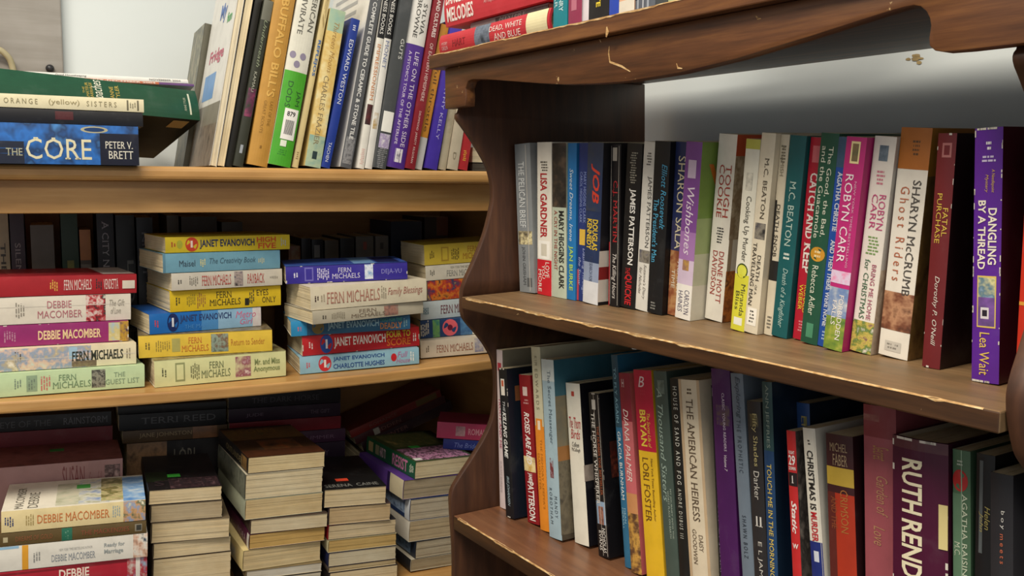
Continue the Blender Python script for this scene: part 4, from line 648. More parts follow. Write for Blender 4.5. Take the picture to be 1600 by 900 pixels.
def mag(off_r, off_u, T, L, Wd, dy, **k):
    q = math.radians(dy); k1 = g1*math.cos(MT)+g3*math.sin(MT); k3 = g3*math.cos(MT)-g1*math.sin(MT); h1 = k1*math.cos(q)+g2*math.sin(q); h2 = np.cross(k3, h1)
    make_book(mat4(mg+g1*off_r+k3*(off_u+.25*math.sin(MT)+.001), k3, h2, -h1), 'magazine', cat='magazine', group='magazines lying on the green hardback', T=T, L=L, Wd=Wd, **k)
mag(.004, 0, .0035, .256, .14, -4, label='magazine with an orange and purple edge lying on the green hardback', spine='b8684a', front='c8b8a8', texts=[('NOVEMBER-DECEMBER 2004', .32, .78, .2, .8, 'e6d8cc', 'b')], deco=[('s', .8, 1, 0, 1, '6a4a7a'), ('s', 0, .25, 0, 1, '8a4a3a')])
mag(-.004, .0038, .006, .28, .14, -5, label='white magazine on top of the pile beside the grey boarding', spine='dedcd6', front='e4e2dc', texts=[('Good Housekeeping', .36, .5, .2, .8, '5a5a5a', 'i'), ('NOVEMBER 2004', .8, .96, .25, .7, '8a8a86', 'b')])
# ================================================================ pine bookcase, middle shelf piles
FM = 'FERN MICHAELS'
def spn(label, bl, br, ty, spine, **k): return dict(label=label, bl=bl, br=br, ty=ty, spine=spine, **k)
def logo(c, s0=.03, s1=.08): return ('s', s0, s1, .3, .7, c, 260)
G = 'paperbacks in the left pile on the pine middle shelf'
stack([
 spn('pale green paperback at the bottom of the left pile on the pine middle shelf', (-5, 621.5), (226, 604), 585, 'b9cfa4', tx=-5, texts=[('FERN', .4, .52, .55, .8, '6f8a68', 'sa'), ('MICHAELS', .36, .62, .2, .5, '6f8a68', 'sa'), ('THE', .78, .86, .55, .75, '7f957a', 's'), ('GUEST LIST', .72, .96, .22, .46, '7f957a', 's')], deco=[('s', .19, .26, .15, .85, '8aa084'), ('s', .2, .25, .22, .78, 'b9cfa4 6a7a6a', 200), ('s', .28, .35, .15, .85, 'b9cfa4 c0706a', 260), ('s', .625, .72, .12, .92, '3a3834 8a8a7a 2a2826 c8c8b4', 110), ('s', .11, .16, .3, .75, '7a8c7a b9cfa4', 260)]),
 spn('cream paperback with a pastel picture, second from bottom of the left pile', (-5, 582), (213, 568), 547, 'ded3b2', texts=[('FERN MICHAELS', .52, .9, .3, .75, '2f3328', 'sba')], deco=[('s', .0, .66, 0, 1, 'c9cfc0 d8b8a0 8a9ab0 b8a888 e6dcc8', 50), ('s', .12, .17, .1, .9, 'ded3b2 4a4438', 240), ('s', .5, .56, .4, .95, '9ab8cc'), ('s', .52, .7, .02, .3, '8a7a5a 6a5a48 c8b48a', 90), ('s', .92, .96, .2, .8, 'ded3b2 9a9078', 260)], creases=(.5,)),
 spn('magenta paperback with cream capitals in the left pile on the pine middle shelf', (-5, 543), (201, 532.6), 513, '8e2a68', texts=[('DEBBIE MACOMBER', .3, .78, .25, .7, 'e6c89a', 'sba')], deco=[('s', .84, .93, .05, .95, '9ab4c4 c8b878 d8d0b8', 70), ('s', .93, 1, 0, 1, '4a2a58 b8902c 3a2a4a', 110), ('s', .05, .14, .2, .8, '8e2a68 b07a94', 160)], wear=1),
 spn('white paperback with pink author name and a red picture band in the left pile', (-5, 508.5), (204.5, 499), 466, 'd9d2c4', texts=[('DEBBIE', .36, .54, .55, .82, 'b06a74', 'a'), ('MACOMBER', .29, .62, .18, .46, 'b06a74', 'a'), ('The Gift', .83, .95, .55, .8, '9a9488', 'i'), ('of Love', .84, .92, .25, .5, '9a9488', 'i')], deco=[('s', .65, .8, 0, 1, 'c8464a d8c8c0 b02a34 2a2a28 e0dcd0', 70), ('s', .13, .2, .15, .85, 'd9d2c4 8a8478', 240)], creases=(.62,)),
 spn('dark red paperback at the top of the left pile on the pine middle shelf', (-5, 464.5), (213.5, 454), 433, 'a3242c', front='8a1c26', Wd=.106, texts=[('FERN MICHAELS', .46, .66, .25, .8, 'e6cfc8', 'sa'), ('VENDETTA', .75, .86, .25, .8, 'e6cfc8', 's')], deco=[('s', .36, .42, .2, .8, 'a3242c d8a84a', 200), ('s', .69, .74, .2, .8, '3a2a30 8a6a6a', 160), ('f', .76, 1, .1, 1, 'b8aca4'), ('f', .1, .7, .2, .9, '7a1a22 9a2c30 6a141c', 50)], stick=[('price_sticker', 's', .89, .985, .25, .68, 'd9cfc0', 'pale price sticker')]),
], lambda a: zmid(a)+.0016, .012, roll=1.6, fz=.045, group=G, a_ref=-.09)
G = 'paperbacks in the second pile on the pine middle shelf'
stack([
 spn('pale yellow green paperback at the bottom of the second pile from the left', (242, 606), (447, 587), 566, 'cfd09a', front='b8bc8c', texts=[('FERN', .4, .51, .55, .8, '6a7450', 'sa'), ('MICHAELS', .34, .56, .2, .5, '6a7450', 'sa'), ('Mr. and Miss', .75, .95, .52, .76, '7f8a5a', 'b'), ('Anonymous', .74, .95, .2, .48, '7f8a5a', 'b')], deco=[logo('5a5c40 cfd09a', .05, .09), ('s', .15, .22, .15, .85, '8a8f62'), ('s', .16, .21, .22, .78, 'cfd09a'), ('s', .26, .33, .15, .85, 'cfd09a 6a6c48', 260), ('s', .6, .72, .12, .9, 'd8c8c0 8a4a5a b9a88a cfd09a', 70), ('f', 0, 1, 0, 1, 'a8a878 6a5a3c b8b888', 40)]),
 spn('bright yellow paperback with orange author name and small garden picture, second pile', (217, 560), (432, 547.7), 530.5, 'd9b840', front='8a7a5a', Lx=.172, texts=[('FERN', .36, .46, .55, .82, 'c0702c', 'sa'), ('MICHAELS', .31, .51, .18, .48, 'c0702c', 'sa'), ('Return to Sender', .68, .94, .35, .65, 'b87a2c', '')], deco=[logo('6a5a28 d9b840', .045, .085), ('s', .12, .23, .2, .8, 'd9b840 9a8434', 240), ('s', .24, .3, .2, .8, 'a8a05a'), ('s', .53, .66, .1, .92, '3a3a30 8a9a8a 6a4a34 c8b888', 80), ('f', 0, 1, 0, 1, '8a8264 5a5040 a89468', 40)]),
 spn('bright blue paperback with pale right end and a white round badge, second pile', (234, 522.8), (408, 505), 499, '1f66b0', front='1f5aa8', texts=[('1', .19, .207, .3, .75, 'd6d8e0', 'b'), ('JANET EVANOVICH', .26, .72, .42, .85, '2a3c6a', 'ba'), ('THE MAN', .3, .5, .15, .35, '4a8ac8'), ('Metro', .76, .95, .5, .85, 'c86a8a', 'i'), ('Girl', .8, .92, .15, .45, 'c86a8a', 'i')], deco=[('s', .6, 1, 0, 1, '8ab0cc'), ('s', .45, .6, 0, 1, '4a86bc'), ('s', .92, 1, .0, 1, 'cfd0cc c8b8b8', 100), ('so', .15, .25, .04, .98, '16285c'), ('s', .04, .08, .3, .7, 'c8404a 1f66b0', 260)]),
 spn('yellow paperback with dark author name and title, middle of the second pile', (266, 485.4), (439, 476.5), 457, 'd2b426', Wd=.122, texts=[('FERN', .4, .54, .55, .85, '4a4420', 'sa'), ('MICHAELS', .34, .62, .18, .5, '4a4420', 'sa'), ('EYES', .77, .88, .55, .85, '3a3420', 's'), ('ONLY', .82, .95, .18, .48, '3a3420', 's')], deco=[logo('4a4420 d2b426', .045, .09), ('s', .14, .22, .2, .8, 'd2b426 8a7a2a', 240), ('s', .23, .31, .1, .9, 'd2a83a 9a6a3a', 150), ('s', .66, .7, .1, .45, '2a2a24'), ('s', .7, .75, .1, .9, '8a8a5a 3a3a34', 160)]),
 spn('grey white paperback with red author name and title, second pile', (268.5, 454.5), (441, 443.8), 429, 'c9c3b6', Wd=.122, texts=[('FERN MICHAELS', .26, .52, .2, .82, 'b04a44', 'sa'), ('PAYBACK', .67, .83, .2, .8, 'b04a44', 's')], deco=[logo('4a4844 c9c3b6', .05, .09), ('s', .15, .23, .15, .85, 'c9c3b6 7a766c', 240), ('s', .55, .63, .08, .95, '4a4a5c a89a94 2a2a30', 110), ('s', .88, .96, .4, .6, 'c9c3b6 8a857a', 260)]),
 spn('light blue paperback with small dark lettering, second from top of the second pile', (255, 427), (437.6, 409), 404.5, '6f9fb4', Wd=.122, texts=[('Maisel', .13, .26, .3, .62, '3a4a58', 'a'), ('The Creativity Book', .38, .78, .3, .7, '4a6a7a', 'i')], deco=[('s', .3, .35, .25, .7, '6f9fb4 d8cc8a', 220), ('s', .8, .86, .3, .65, '6f9fb4 c8c49a', 220), ('s', .0, .02, 0, 1, '5a8498')]),
 spn('yellow paperback with dark blue capitals topping the second pile', (258.7, 395.4), (460.4, 384), 371, 'cdb62e', Lx=.172, Wd=.106, texts=[('1', .19, .207, .3, .75, 'e6d0c0', 'b'), ('JANET EVANOVICH', .26, .7, .18, .8, '1f2f5a', 'ba'), ('HIGH', .72, .88, .54, .9, 'c8502c', 'b'), ('FIVE', .73, .88, .1, .48, 'c8502c', 'b')], deco=[('s', .04, .08, .3, .7, 'a8342c cdb62e', 260), ('so', .085, .13, .25, .8, 'a8a83a'), ('so', .15, .25, .04, .98, 'c4442c'), ('s', .92, .97, .2, .8, 'cdb62e b8bcae', 160)]),
], lambda a: zmid(a)+.0012, .016, roll=.2, fz=.05, group=G, a_ref=.09)
G = 'paperbacks in the third pile on the pine middle shelf'
stack([
 spn('light blue paperback with dark blue two line capitals at the bottom of the third pile', (469, 585), (655, 568), 560, '8ab4c6', texts=[('1', .195, .212, .28, .75, 'e6d8d4', 'b'), ('JANET EVANOVICH', .27, .7, .56, .86, '1f4a8a', 'ba'), ('CHARLOTTE HUGHES', .27, .7, .14, .44, '1f4a8a', 'ba'), ('Full', .81, .9, .5, .85, 'b06a9a', 'i'), ('House', .8, .92, .15, .45, 'b06a9a', 'i')], deco=[('s', .05, .085, .3, .7, 'c8404a 8ab4c6', 260), ('so', .15, .255, .04, .98, 'c02c34'), ('so', .755, .805, .28, .78, 'b8242c'), ('s', .92, .96, .2, .8, 'd6dcd8 8ab4c6', 200)]),
 spn('red paperback with white capitals and orange yellow title in the third pile', (473, 556.6), (655.5, 540), 531.7, 'b8242a', front='a81c24', texts=[('1', .19, .207, .28, .75, 'd8dce6', 'b'), ('JANET EVANOVICH', .26, .7, .22, .8, 'e6dcd2', 'ba'), ('FOUR TO', .71, .92, .55, .9, 'd8c03a', 'b'), ('SCORE', .71, .92, .12, .5, 'e0742c', 'b')], deco=[('s', .05, .09, .3, .7, 'e0c8c4 b8242a', 260), ('so', .145, .25, .04, .98, '2a4a94'), ('s', .94, .975, .15, .85, 'd8d0c8 b8242a', 200)], wear=1),
 spn('blue paperback with cyan top and pale capitals, third from bottom of the third pile', (455, 526), (641, 514), 502.5, '2b5a7c', front='2a86b8', texts=[('JANET EVANOVICH', .3, .73, .22, .8, '8ab0c0', 'ba'), ('TWO FOR THE', .74, .93, .6, .85, '3a8a7a', 'b'), ('DEADLY', .74, .93, .12, .55, 'b87a4a', 'b')], deco=[('s', 0, .13, 0, 1, '2a86b8'), ('s', .05, .09, .3, .7, 'c8606a 2a86b8', 260), ('so', .17, .27, .05, .95, '7a6a34'), ('s', .94, .98, .15, .85, '6a8a94 2b5a7c', 200)]),
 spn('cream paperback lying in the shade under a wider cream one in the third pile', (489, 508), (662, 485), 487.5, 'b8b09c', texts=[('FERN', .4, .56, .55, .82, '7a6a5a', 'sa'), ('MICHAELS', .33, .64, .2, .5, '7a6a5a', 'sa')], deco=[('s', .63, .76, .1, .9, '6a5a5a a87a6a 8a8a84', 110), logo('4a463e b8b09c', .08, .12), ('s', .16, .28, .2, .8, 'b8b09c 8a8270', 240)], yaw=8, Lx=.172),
 spn('cream paperback with faint red author name, second from top of the third pile', (486, 485.4), (677.5, 467.6), 456.5, 'd9cfb6', front='d4cab4', yaw=5, Lx=.176, texts=[('FERN MICHAELS', .13, .58, .22, .75, 'b07a6a', 'sa'), ('Family Blessings', .65, .96, .3, .72, 'a86a60', 'i')], deco=[('s', .03, .07, .35, .65, '8a2c2a 3a2422', 200), ('s', .08, .12, .3, .7, 'd9cfb6 a89a84', 240), ('s', .59, .64, .1, .9, 'd9cfb6 9a907c', 240), ('f', .1, .7, .3, .8, 'c9bda8 d4cab4', 40)]),
 spn('deep purple blue paperback lying crooked on top of the third pile', (447, 443.5), (643, 449.5), 416, '33298c', front='2a3c90', yaw=-9, Lx=.172, texts=[('FERN', .42, .53, .55, .82, 'c4c0dc', 'sa'), ('MICHAELS', .37, .6, .2, .5, 'c4c0dc', 'sa'), ('DEJA-VU', .78, .95, .3, .66, '8a86c8', 's')], deco=[('s', .06, .1, .3, .7, 'd6d4e6 33298c', 260), ('s', .15, .22, .12, .9, '6a64b0'), ('s', .16, .21, .2, .82, '33298c'), ('s', .25, .35, .12, .9, '33298c c4c0dc', 260), ('s', .64, .71, .1, .95, '7a9cc8 d6dce6 3a5aa0', 70), ('f', 0, 1, 0, 1, '24307a 3a5aa8 24307a', 14), ('f', .76, .95, .1, .9, '1c2458 141a3c', 40), ('f', .56, .74, .05, .95, '8ab0d0 4a7ab8', 30)], wear=1),
], lambda a: zmid(a)+.0016, .014, roll=-1.2, fz=.045, group=G, a_ref=.28)
G = 'paperbacks in the right pile on the pine middle shelf'
stack([
 spn('cream paperback with brown author name at the bottom of the rightmost pile', (657.6, 560), (790, 550), 537, 'cdc4b2', Lx=.138, texts=[('FERN MICHAELS', .18, .6, .25, .7, '9a6a58', 'sa')], deco=[logo('5a4a34 cdc4b2', .06, .1), ('s', .62, .72, .1, .9, '5a6aa0 cdc4b2', 110)]),
 spn('paperback with a coral daisy on dark blue, second from bottom of the rightmost pile', (657.6, 529), (790, 518), 505.5, '25406a', Lx=.138, texts=[], deco=[('s', 0, .1, 0, 1, '9a9484 cfc8b4', 160), ('s', .14, .22, 0, 1, '3a7a6a 6a9a5a 25406a', 70), ('so', .25, .43, .02, .98, 'd8606a'), ('so', .31, .37, .33, .67, '6a1c34'), ('s', .46, .6, 0, 1, '2a4a7a 5a8ab0', 70), ('s', .6, 1, 0, 1, 'd8d4c4')]),
 spn('pale blue white paperback with dark author name in the rightmost pile', (657.6, 500.7), (790, 494), 477, 'b4c0c4', Lx=.138, yaw=0, texts=[('FERN MICHAELS', .24, .7, .25, .75, '6a3a44', 'sa')], deco=[('s', .03, .1, .25, .7, '2a5a6a b4c0c4', 200)]),
 spn('paperback with orange and red flowers on dark blue in the rightmost pile', (661, 471), (790, 464), 442, '2a2430', Lx=.138, yaw=0, texts=[], deco=[('s', 0, 1, 0, 1, '241f2c c8782c a83424 2a3a5a d8a03c', 55), ('s', 0, .06, 0, 1, '5a5244')]),
 spn('thin white paperback with grey author name, second from top of the rightmost pile', (665.5, 439), (790, 432), 420, 'cfcabb', Lx=.138, yaw=0, texts=[('FERN MICHAELS', .25, .66, .2, .62, '8a8a84', 'sa'), ('NEW YORK TIMES BESTSELLING AUTHOR', .3, .7, .7, .86, '8a8578')], deco=[logo('5a564c cfcabb', .05, .11)]),
 spn('yellow paperback topping the rightmost pile beside the dark bookcase', (663.7, 415), (790, 409), 383, 'c6ae3e', Lx=.138, yaw=0, texts=[('FERN', .52, .66, .55, .82, 'a8742c', 'sa'), ('MICHAELS', .46, .74, .2, .5, 'a8742c', 'sa')], deco=[logo('5a4a20 c6ae3e', .06, .12), ('s', .2, .29, .15, .85, 'a88a34'), ('s', .215, .275, .22, .78, 'c6ae3e'), ('s', .32, .42, .15, .85, 'c6ae3e 5a4c24', 260)]),
], lambda a: zmid(a)+.0022, .022, roll=-2.2, fz=.078, group=G, a_ref=.43)
# upright books in the shade behind the piles
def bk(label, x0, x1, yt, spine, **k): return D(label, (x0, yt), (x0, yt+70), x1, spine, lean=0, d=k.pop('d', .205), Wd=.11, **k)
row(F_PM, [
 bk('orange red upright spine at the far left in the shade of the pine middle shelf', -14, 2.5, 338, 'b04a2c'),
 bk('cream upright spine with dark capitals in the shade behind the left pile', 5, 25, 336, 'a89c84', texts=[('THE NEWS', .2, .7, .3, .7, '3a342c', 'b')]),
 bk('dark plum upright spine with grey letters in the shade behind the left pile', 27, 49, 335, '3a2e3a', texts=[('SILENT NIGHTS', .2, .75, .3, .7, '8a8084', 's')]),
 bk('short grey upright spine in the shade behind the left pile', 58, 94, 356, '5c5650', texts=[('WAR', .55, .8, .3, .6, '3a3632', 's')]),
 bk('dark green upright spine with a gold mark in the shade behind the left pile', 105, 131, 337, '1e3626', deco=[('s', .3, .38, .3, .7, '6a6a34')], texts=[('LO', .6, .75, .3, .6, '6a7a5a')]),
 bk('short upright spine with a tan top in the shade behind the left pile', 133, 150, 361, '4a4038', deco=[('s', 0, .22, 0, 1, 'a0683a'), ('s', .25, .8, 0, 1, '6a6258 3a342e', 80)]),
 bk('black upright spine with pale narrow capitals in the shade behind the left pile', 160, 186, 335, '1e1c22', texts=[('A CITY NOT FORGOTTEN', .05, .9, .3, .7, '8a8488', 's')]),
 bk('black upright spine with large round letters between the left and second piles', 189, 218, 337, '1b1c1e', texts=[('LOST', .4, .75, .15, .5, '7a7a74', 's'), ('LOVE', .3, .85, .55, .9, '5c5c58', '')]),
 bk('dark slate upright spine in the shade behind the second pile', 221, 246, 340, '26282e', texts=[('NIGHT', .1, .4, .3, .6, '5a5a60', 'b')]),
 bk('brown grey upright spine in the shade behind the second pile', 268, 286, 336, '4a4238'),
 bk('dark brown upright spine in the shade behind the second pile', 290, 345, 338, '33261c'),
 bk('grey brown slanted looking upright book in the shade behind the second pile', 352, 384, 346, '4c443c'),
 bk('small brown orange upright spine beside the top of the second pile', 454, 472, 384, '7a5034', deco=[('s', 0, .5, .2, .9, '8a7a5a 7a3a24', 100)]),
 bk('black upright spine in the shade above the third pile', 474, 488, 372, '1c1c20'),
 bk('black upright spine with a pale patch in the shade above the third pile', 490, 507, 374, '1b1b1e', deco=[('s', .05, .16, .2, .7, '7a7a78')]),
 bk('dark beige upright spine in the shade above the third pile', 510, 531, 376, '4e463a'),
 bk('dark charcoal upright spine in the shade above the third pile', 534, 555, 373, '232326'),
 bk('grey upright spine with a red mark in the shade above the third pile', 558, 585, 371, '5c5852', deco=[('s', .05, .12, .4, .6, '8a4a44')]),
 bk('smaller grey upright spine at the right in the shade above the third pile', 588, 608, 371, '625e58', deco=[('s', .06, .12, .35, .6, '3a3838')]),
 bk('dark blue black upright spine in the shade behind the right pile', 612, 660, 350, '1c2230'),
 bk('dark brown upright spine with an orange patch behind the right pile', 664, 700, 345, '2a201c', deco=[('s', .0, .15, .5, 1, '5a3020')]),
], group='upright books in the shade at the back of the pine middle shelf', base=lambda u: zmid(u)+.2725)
# ================================================================ pine bookcase, lower shelf piles
ZL = lambda a: z3(a)+.0018
RL = math.degrees(math.atan(SL3))
def pg(label, bl, br, ty, spine, **k):
    return dict(label=label, bl=bl, br=br, ty=ty, spine=spine, o='t', yaw=k.pop('yaw', 0), Wd=k.pop('Wd', .165), pages=k.pop('pages', 'd3c19c'), **k)
G = 'books in the left front pile on the pine lower shelf'
stack([
 spn('dark navy paperback at the hidden bottom of the left front pile', (-20, 952), (222, 925), 925, '22283c', T=.055, yaw=-2, Lx=.172),
 spn('red striped paperback with white capitals low in the left front pile', (-5, 930), (224, 903), 896, 'a41f30', top=True, yaw=-2, Lx=.172, texts=[('DEBBIE', .4, .6, .5, .86, 'e6d2c4', 'sba'), ('MACOMBER', .35, .65, .08, .42, 'e6d2c4', 'sba')], deco=[('s', 0, 1, .86, .94, '7a1420'), ('s', .86, 1, 0, 1, 'c4bcb4 a41f30 8aa0b4', 70), ('s', .92, .95, 0, 1, 'd8d0c8')]),
 spn('white paperback with a gold band and a couple pictured at its end, left front pile', (-5, 895.5), (225, 861), 857, 'dcd8ce', yaw=-3, Lx=.172, texts=[('DEBBIE MACOMBER', .35, .64, .2, .5, '8a9098', 'sa'), ('NEW YORK TIMES BESTSELLING AUTHOR', .4, .62, .62, .72, 'a8a8a4'), ('Ready for', .7, .84, .55, .76, '9aa0a0', 'b'), ('Marriage', .7, .83, .26, .5, '9aa0a0', 'b')], deco=[('s', .16, .2, 0, 1, 'd89a30'), ('s', .0, .14, .9, 1, '8ab0cc'), ('s', .23, .28, .25, .7, 'dcd8ce 8a8a86', 240), ('s', .9, 1, 0, 1, '2a2a30 c8a088 e0d8cc 3a4a5a', 70)]),
 spn('olive brown paperback with a teal square on its spine in the left front pile', (-5, 857.5), (231, 826.5), 837.5, '5e4c2c', yaw=-3, Lx=.170, texts=[('DREAMS OF GOLD', .12, .36, .3, .7, '8a5434', 'sa'), ('THE MACKENZIES', .55, .88, .3, .7, '8a4a34', 's')], deco=[('s', .42, .49, 0, 1, '2a6a54'), ('s', .44, .47, .15, .85, '2a6a54 8ab09a', 260), ('s', .92, .97, .2, .8, '8a8272'), ('s', .93, .965, .28, .72, '3a3a34'), ('s', .04, .07, .3, .7, 'b8ac8a')]),
 spn('large cream paperback with orange capitals and a painted porch scene on top, left front pile', (2, 831.5), (228, 803.5), 798, 'e0ce9c', front='e6e0cf', Wd=.112, yaw=-3, Lx=.164, texts=[('DEBBIE MACOMBER', .24, .74, .3, .72, 'c8743c', 'sa'), ('MACOMBER', .08, .14, .05, .8, '7a766a', 'h', 'f'), ('DEBBIE', .17, .24, .05, .6, '7a766a', 'h', 'f')], deco=[('s', .02, .085, .25, .75, '2a3a6a c84a2c e0ce9c', 160), ('s', .16, .22, .2, .85, 'e0ce9c a89460', 240), ('s', .76, .82, .2, .85, 'e0ce9c 9aa8a8', 240), ('s', .84, 1, 0, 1, 'd8cfa8 8a9ab8 c89a6a 5a6a54 e6dcc0', 70), ('f', .36, .56, .05, .85, 'd8d0b8 c8c8b0 a8a88a', 50), ('f', .52, .74, .05, .95, '6a8ac0 d8d8c8 8a8a5a', 40), ('f', .68, .9, .08, .95, '8a9a5a c8b88a 6a6a3a a89460', 45), ('f', .84, 1, .02, .95, '5a8ac8 8ab0d8 d8e0e0', 40)], stick=[('green_sticker', 'f', .5, .6, .62, .76, '4aa04a', 'small green sticker')]),
], ZL, .008, roll=RL, group=G, a_ref=-.09)
G = 'books at the back of the pine lower shelf, left'
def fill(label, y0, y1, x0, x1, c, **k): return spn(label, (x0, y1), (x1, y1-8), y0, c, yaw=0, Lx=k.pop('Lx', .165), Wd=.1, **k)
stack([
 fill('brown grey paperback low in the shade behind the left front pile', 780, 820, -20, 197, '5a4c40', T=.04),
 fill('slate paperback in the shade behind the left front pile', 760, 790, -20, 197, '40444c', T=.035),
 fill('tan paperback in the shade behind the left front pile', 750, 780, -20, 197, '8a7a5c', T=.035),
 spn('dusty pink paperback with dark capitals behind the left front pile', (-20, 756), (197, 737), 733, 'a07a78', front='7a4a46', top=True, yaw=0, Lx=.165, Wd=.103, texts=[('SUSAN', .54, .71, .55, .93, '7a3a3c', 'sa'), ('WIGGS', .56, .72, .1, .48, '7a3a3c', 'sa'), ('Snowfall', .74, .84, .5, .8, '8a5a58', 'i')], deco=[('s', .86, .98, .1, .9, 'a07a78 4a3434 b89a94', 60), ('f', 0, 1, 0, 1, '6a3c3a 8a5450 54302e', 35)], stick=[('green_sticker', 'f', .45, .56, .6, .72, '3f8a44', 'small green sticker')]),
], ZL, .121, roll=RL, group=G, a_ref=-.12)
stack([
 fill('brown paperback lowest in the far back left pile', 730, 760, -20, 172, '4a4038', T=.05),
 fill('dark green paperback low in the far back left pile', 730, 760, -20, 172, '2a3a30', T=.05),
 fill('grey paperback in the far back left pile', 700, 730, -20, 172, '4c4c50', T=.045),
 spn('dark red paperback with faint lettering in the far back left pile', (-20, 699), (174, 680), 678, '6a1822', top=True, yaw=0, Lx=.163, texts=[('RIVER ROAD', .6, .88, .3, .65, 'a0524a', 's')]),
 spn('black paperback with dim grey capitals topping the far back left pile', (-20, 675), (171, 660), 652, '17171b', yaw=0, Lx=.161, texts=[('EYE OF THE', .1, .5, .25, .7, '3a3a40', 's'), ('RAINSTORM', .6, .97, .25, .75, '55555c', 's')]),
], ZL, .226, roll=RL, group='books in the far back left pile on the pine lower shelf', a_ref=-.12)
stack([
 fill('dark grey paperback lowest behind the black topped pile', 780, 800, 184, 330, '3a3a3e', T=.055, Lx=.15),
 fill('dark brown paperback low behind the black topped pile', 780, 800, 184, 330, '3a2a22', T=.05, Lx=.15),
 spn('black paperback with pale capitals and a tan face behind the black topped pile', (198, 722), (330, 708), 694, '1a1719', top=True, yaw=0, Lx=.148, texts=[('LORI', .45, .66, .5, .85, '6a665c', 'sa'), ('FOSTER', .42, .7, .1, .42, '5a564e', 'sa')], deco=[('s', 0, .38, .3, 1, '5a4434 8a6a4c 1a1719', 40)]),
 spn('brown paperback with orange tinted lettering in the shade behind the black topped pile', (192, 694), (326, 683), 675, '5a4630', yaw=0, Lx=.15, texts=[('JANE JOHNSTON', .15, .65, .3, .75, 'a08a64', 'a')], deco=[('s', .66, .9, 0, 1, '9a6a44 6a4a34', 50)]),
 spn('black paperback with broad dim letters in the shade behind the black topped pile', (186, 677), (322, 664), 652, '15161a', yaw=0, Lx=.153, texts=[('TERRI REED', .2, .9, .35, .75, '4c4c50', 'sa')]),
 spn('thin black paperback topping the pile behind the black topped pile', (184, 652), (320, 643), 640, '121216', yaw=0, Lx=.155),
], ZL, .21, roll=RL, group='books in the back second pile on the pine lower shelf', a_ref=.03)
G = 'paperbacks in the pile with a dark cover on top'
stack([
 pg('tan paged paperback lowest in the dark topped pile of page edges', (235, 960), (360, 950), 935, '3a342c', T=.035),
 pg('cream paged paperback next to lowest in the dark topped pile', (237, 925), (360, 905), 875, '4a3a2c', top=True),
 pg('pale paged paperback, third from top of the dark topped pile, spine hidden', (238, 876), (360, 866), 850, '5a5044', top=True),
 pg('bowed cream paged paperback under the shaded one in the dark topped pile', (235, 847), (358, 838), 818, '6a5c48', top=True, yaw=-3),
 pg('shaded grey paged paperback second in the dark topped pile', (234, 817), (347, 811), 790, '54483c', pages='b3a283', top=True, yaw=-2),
 pg('paperback with black and plum front cover and green sticker topping the page edge pile', (231, 790.5), (346, 785), 768, '1c181a', front='1b1719', yaw=-2, texts=[('STEEL', .76, .9, .1, .9, '2f2428', 'bh', 'f')], deco=[('f', .72, .99, .3, .98, '4a3438 2a1e22 5c4448', 60), ('f', .5, .78, 0, .3, '24301c 14180f', 60)], stick=[('green_sticker', 'f', .6, .68, .3, .48, '3faa3c', 'small green sticker')]),
], ZL, .02, roll=RL+1.0, group=G, a_ref=.04)
G = 'paperbacks in the tall cream pile on the pine lower shelf'
stack([
 pg('pale grey paged paperback lowest in the tall cream pile', (385, 950), (500, 935), 916, '3c3a38', pages='c4bca8', T=.03),
 pg('grey white paged paperback low in the tall cream pile, with brown spine', (383, 921), (502, 905), 893, '7a6a4c', pages='c9c3b4', top=True),
 pg('cream paged paperback with cream and blue spine, low in the tall cream pile', (378, 893), (500, 882), 861, 'd8c48a', pages='cdb98e', top=True, deco=[('s', .2, .8, .1, .7, '9aa8b0 d8c48a', 60)], yaw=4),
 pg('yellowed paged paperback with plum spine and torn page in the tall cream pile', (388, 860.7), (507, 848), 836, '4c1c34', pages='c3a05e', top=True, texts=[('NORA', .6, .9, .25, .7, 'a88a94', 's')], deco=[('s', .93, 1, 0, 1, 'cfc8bc')], yaw=2),
 pg('cream paged paperback between the yellowed one and the pale spined one', (390, 835), (511, 824), 813, '4a3c34', pages='cfc0a0', top=True),
 pg('cream paged paperback with pale sage spine in the tall cream pile', (381.5, 812.7), (503, 803), 781.7, 'a8ac94', pages='cfb98c', top=True, yaw=3),
 pg('cream paged paperback with dark mottled spine, second in the tall cream pile', (381.7, 775.7), (503, 773), 741.7, '4a5048', front='c4bca4', pages='d6c8a6', top=True, deco=[('s', 0, 1, 0, 1, '3c4038 7a7c6c 50544a', 50)], yaw=3),
 pg('brown covered paperback with black spine topping the tall cream pile', (386, 740), (507, 731), 715, '1e1c1c', front='3a2616', pages='d3c095', yaw=4, texts=[('OUTLANDER', .3, .85, .3, .7, '8a7a54', 's'), ('STORM', .1, .22, .1, .7, '8a6a34', 'h', 'f')], deco=[('s', .8, .98, .1, .9, '8a6a3c 4a3420', 80), ('f', .05, .45, 0, 1, '4c4420 6a4a28 3c2a18', 40), ('f', .5, .8, .3, .8, '2a1c14 5c3a20 7a3a1c', 40), ('f', .8, 1, 0, 1, '3a2012 4c2a18', 40)]),
], ZL, .012, roll=RL+1.2, group=G, a_ref=.18)
G = 'paperbacks in the third pile of page edges on the pine lower shelf'
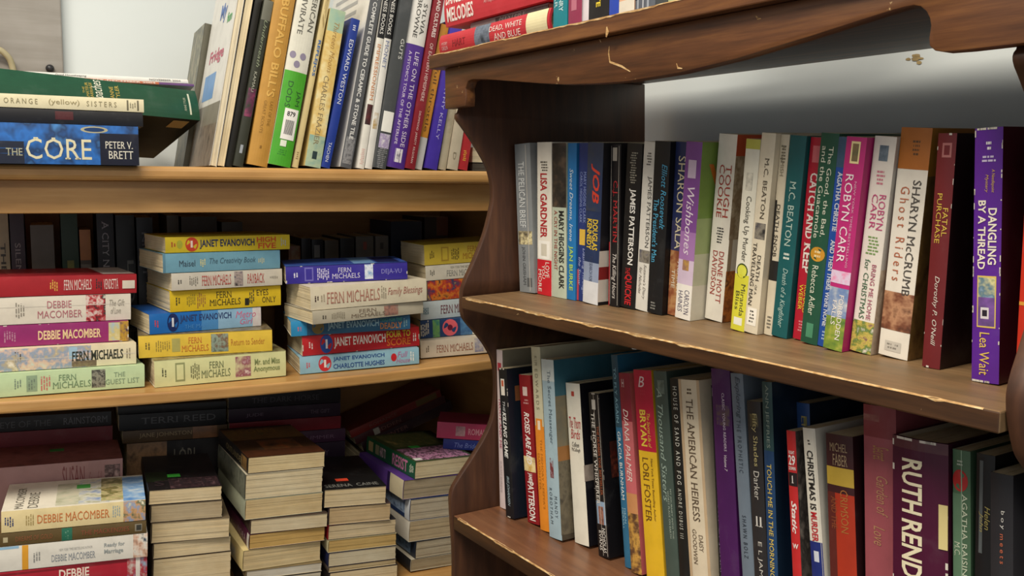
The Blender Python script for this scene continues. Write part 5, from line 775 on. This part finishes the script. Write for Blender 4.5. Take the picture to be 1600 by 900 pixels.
stack([
 pg('tan paged paperback lowest in the third pile of page edges', (513, 930), (620, 915), 905, '3a3434', T=.022),
 pg('tan paged paperback at the frame bottom of the third pile of page edges', (512, 905), (618, 893), 893, '5a5048', pages='b8a47c', top=True),
 pg('thick grey paged paperback with navy spine in the third pile of page edges', (511.7, 893), (618, 879), 865, '23284a', pages='c6bba0', top=True),
 pg('thin yellowed paperback with cream spine in the third pile of page edges', (511.7, 864), (619, 848), 845, 'cfc49a', pages='bd9f62', top=True),
 pg('paperback with red spine edge, dark cover and orange sticker in the third pile', (511.7, 842), (618, 830), 822, 'a02028', front='2c2a30', pages='c9b794', top=True, deco=[('f', .7, 1, 0, .25, 'a02028')], stick=[('orange_sticker', 'f', .84, .97, .42, .62, 'e0482c', 'orange red sticker')]),
 pg('plain tan paged paperback, second in the third pile of page edges', (512.7, 815), (610, 802.7), 794, '4a3a3c', pages='bfa780', top=True, yaw=-2),
 pg('black covered paperback with white capitals and orange sticker topping the third pile', (505, 793), (603, 782), 765, '1a1a1c', front='161617', pages='cdbb96', yaw=-3, texts=[('SERENA  CAINE', .87, .95, .05, .9, '8a8a84', 'h', 'f')], stick=[('orange_sticker', 'f', .72, .79, .28, .48, 'e0482c', 'orange red sticker')]),
], ZL, .016, roll=RL+1.0, group=G, a_ref=.3)
G = 'paperbacks in the right pile of page edges on the pine lower shelf'
stack([
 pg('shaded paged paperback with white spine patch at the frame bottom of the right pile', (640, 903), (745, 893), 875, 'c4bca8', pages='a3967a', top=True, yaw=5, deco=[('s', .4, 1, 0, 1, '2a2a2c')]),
 pg('grey paged paperback with dark blue spine in the right pile of page edges', (648, 876), (746, 870), 847, '1f2632', pages='b5ab94', top=True, yaw=6, deco=[('s', .1, .9, .1, .9, '1f2632 6a84a0 1a1e28', 70)]),
 pg('paperback with white spine in the middle of the right pile of page edges', (638, 843), (744, 843), 815, 'd8d2c4', pages='bba988', top=True, yaw=5),
 pg('paperback with blue and white spine in the right pile of page edges', (639, 812), (744, 812), 781, '243a66', pages='b9ae98', top=True, yaw=5, deco=[('s', .1, .9, .2, .8, '243a66 9ab0cc 1c2c50', 70), ('s', .9, 1, 0, 1, 'c8ccd0')]),
 pg('paperback with violet and cream spine under the green one, right pile', (629, 777), (736, 778), 751, '5a3a8a', pages='a3957c', top=True, yaw=6, deco=[('s', .72, 1, 0, 1, 'c9bd9e'), ('s', .66, .72, 0, 1, '2a1c4a')]),
 pg('green paperback with pink spine lettering and pink striped cover topping the right pile', (646.7, 756.5), (730, 758), 730, '1d5234', front='3a4a2c', pages='d1c3a0', yaw=8, Lx=.106, texts=[('HARD TO', .3, .42, .2, .8, 'c8a8b0', 'b'), ('RESIST', .56, .86, .15, .85, 'c87aa0', 'b')], deco=[('s', .05, .15, .2, .8, 'a89464'), ('s', .2, .28, .2, .8, '8a8464'), ('s', .9, .98, .2, .8, 'c8ccb8 1d5234', 160), ('f', .05, .5, .1, .95, '7a7444 4a5a34 9a8a54', 50), ('f', .56, .97, .05, .95, '2a2024 c890b4 2a2024 d8a8c4', 90)], stick=[('green_sticker', 'f', .5, .57, .3, .46, '3fb04a', 'small green sticker'), ('white_label', 'f', .9, .96, .04, .16, 'd8dcd4', 'small white label')]),
 spn('dark blue book under a pink one behind the striped green paperback', (692, 701), (737, 716), 686, '1f2c74', front='1c2860', fz=.2, ym=26, T=.016, Lx=.09, Wd=.07, pages='a89c80', texts=[('The Bride', .2, .6, .2, .7, '6a78b8', 'i')]),
 spn('pink book lying on the dark blue one at the pine lower shelf right end', (682, 684), (737, 703), 664, 'b03a5c', front='8a2a48', fz=.2, ym=26, T=.026, Lx=.1, Wd=.075, texts=[('ROMANCE', .5, .9, .3, .7, 'd8909c', 'b')], deco=[('s', .3, .45, .2, .8, 'c8a0a0 8a5a64', 70)]),
], ZL, .03, roll=RL+1.6, group=G, a_ref=.41)
# dark lying books at the far back
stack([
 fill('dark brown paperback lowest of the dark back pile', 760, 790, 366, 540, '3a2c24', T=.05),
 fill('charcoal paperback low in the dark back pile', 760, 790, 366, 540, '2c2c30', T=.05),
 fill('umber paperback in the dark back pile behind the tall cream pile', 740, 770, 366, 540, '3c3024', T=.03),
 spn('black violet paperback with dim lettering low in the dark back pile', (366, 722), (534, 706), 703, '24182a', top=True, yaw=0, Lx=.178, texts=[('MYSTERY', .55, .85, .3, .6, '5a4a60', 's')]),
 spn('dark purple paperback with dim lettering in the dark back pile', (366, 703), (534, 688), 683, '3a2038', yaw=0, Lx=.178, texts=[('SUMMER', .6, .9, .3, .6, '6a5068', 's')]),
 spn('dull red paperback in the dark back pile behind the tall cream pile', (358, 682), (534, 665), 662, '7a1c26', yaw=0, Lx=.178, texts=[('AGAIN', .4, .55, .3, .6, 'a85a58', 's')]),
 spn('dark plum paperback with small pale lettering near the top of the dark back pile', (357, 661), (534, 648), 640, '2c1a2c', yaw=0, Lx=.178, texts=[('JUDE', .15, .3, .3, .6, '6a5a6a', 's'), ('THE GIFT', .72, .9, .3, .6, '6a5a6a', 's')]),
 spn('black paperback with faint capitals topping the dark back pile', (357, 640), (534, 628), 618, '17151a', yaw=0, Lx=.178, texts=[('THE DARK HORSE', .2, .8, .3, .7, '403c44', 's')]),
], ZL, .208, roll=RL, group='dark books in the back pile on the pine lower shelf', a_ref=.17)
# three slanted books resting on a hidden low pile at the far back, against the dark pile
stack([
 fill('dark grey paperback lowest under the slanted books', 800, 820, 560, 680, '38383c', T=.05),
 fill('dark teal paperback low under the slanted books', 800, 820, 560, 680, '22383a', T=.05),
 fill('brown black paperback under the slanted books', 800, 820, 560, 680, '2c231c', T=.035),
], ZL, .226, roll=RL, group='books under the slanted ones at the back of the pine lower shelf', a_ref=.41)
sl = math.radians(19); s1 = a_*math.cos(sl)+UZ*math.sin(sl); s3 = UZ*math.cos(sl)-a_*math.sin(sl)
SB = hit(556, 702, Aw(0, .226, 0), b_)
for k, (lab, c, T, off, tx) in enumerate([
  ('black plum spine slanting at the back, lowest of the three slanted books', '2a1a22', .017, .012, 'WINTER'),
  ('dark maroon spine with a white sticker slanting at the back, middle of three', '3a1c20', .014, .004, 'HIDDEN'),
  ('dull red spine slanting at the back, topmost of the three slanted books', '6a2420', .013, 0, 'ROMANCE')]):
    off3 = [0, .0173, .0316][k]
    make_book(mat4(SB+s1*(.172+off)+s3*(off3-.0105), s3, b_, -s1), 'paperback_book', lab, 'slanted books at the back of the pine lower shelf', T, .172, .1, spine=c, texts=[(tx, .2, .5, .3, .7, '6a4a44', 's')], deco=[('s', .72, .95, .1, .9, '5a4a2a')] if k == 2 else (), stick=[('price_sticker', 's', .2, .26, .1, .9, '8a8880', 'pale price sticker')] if k == 1 else ())
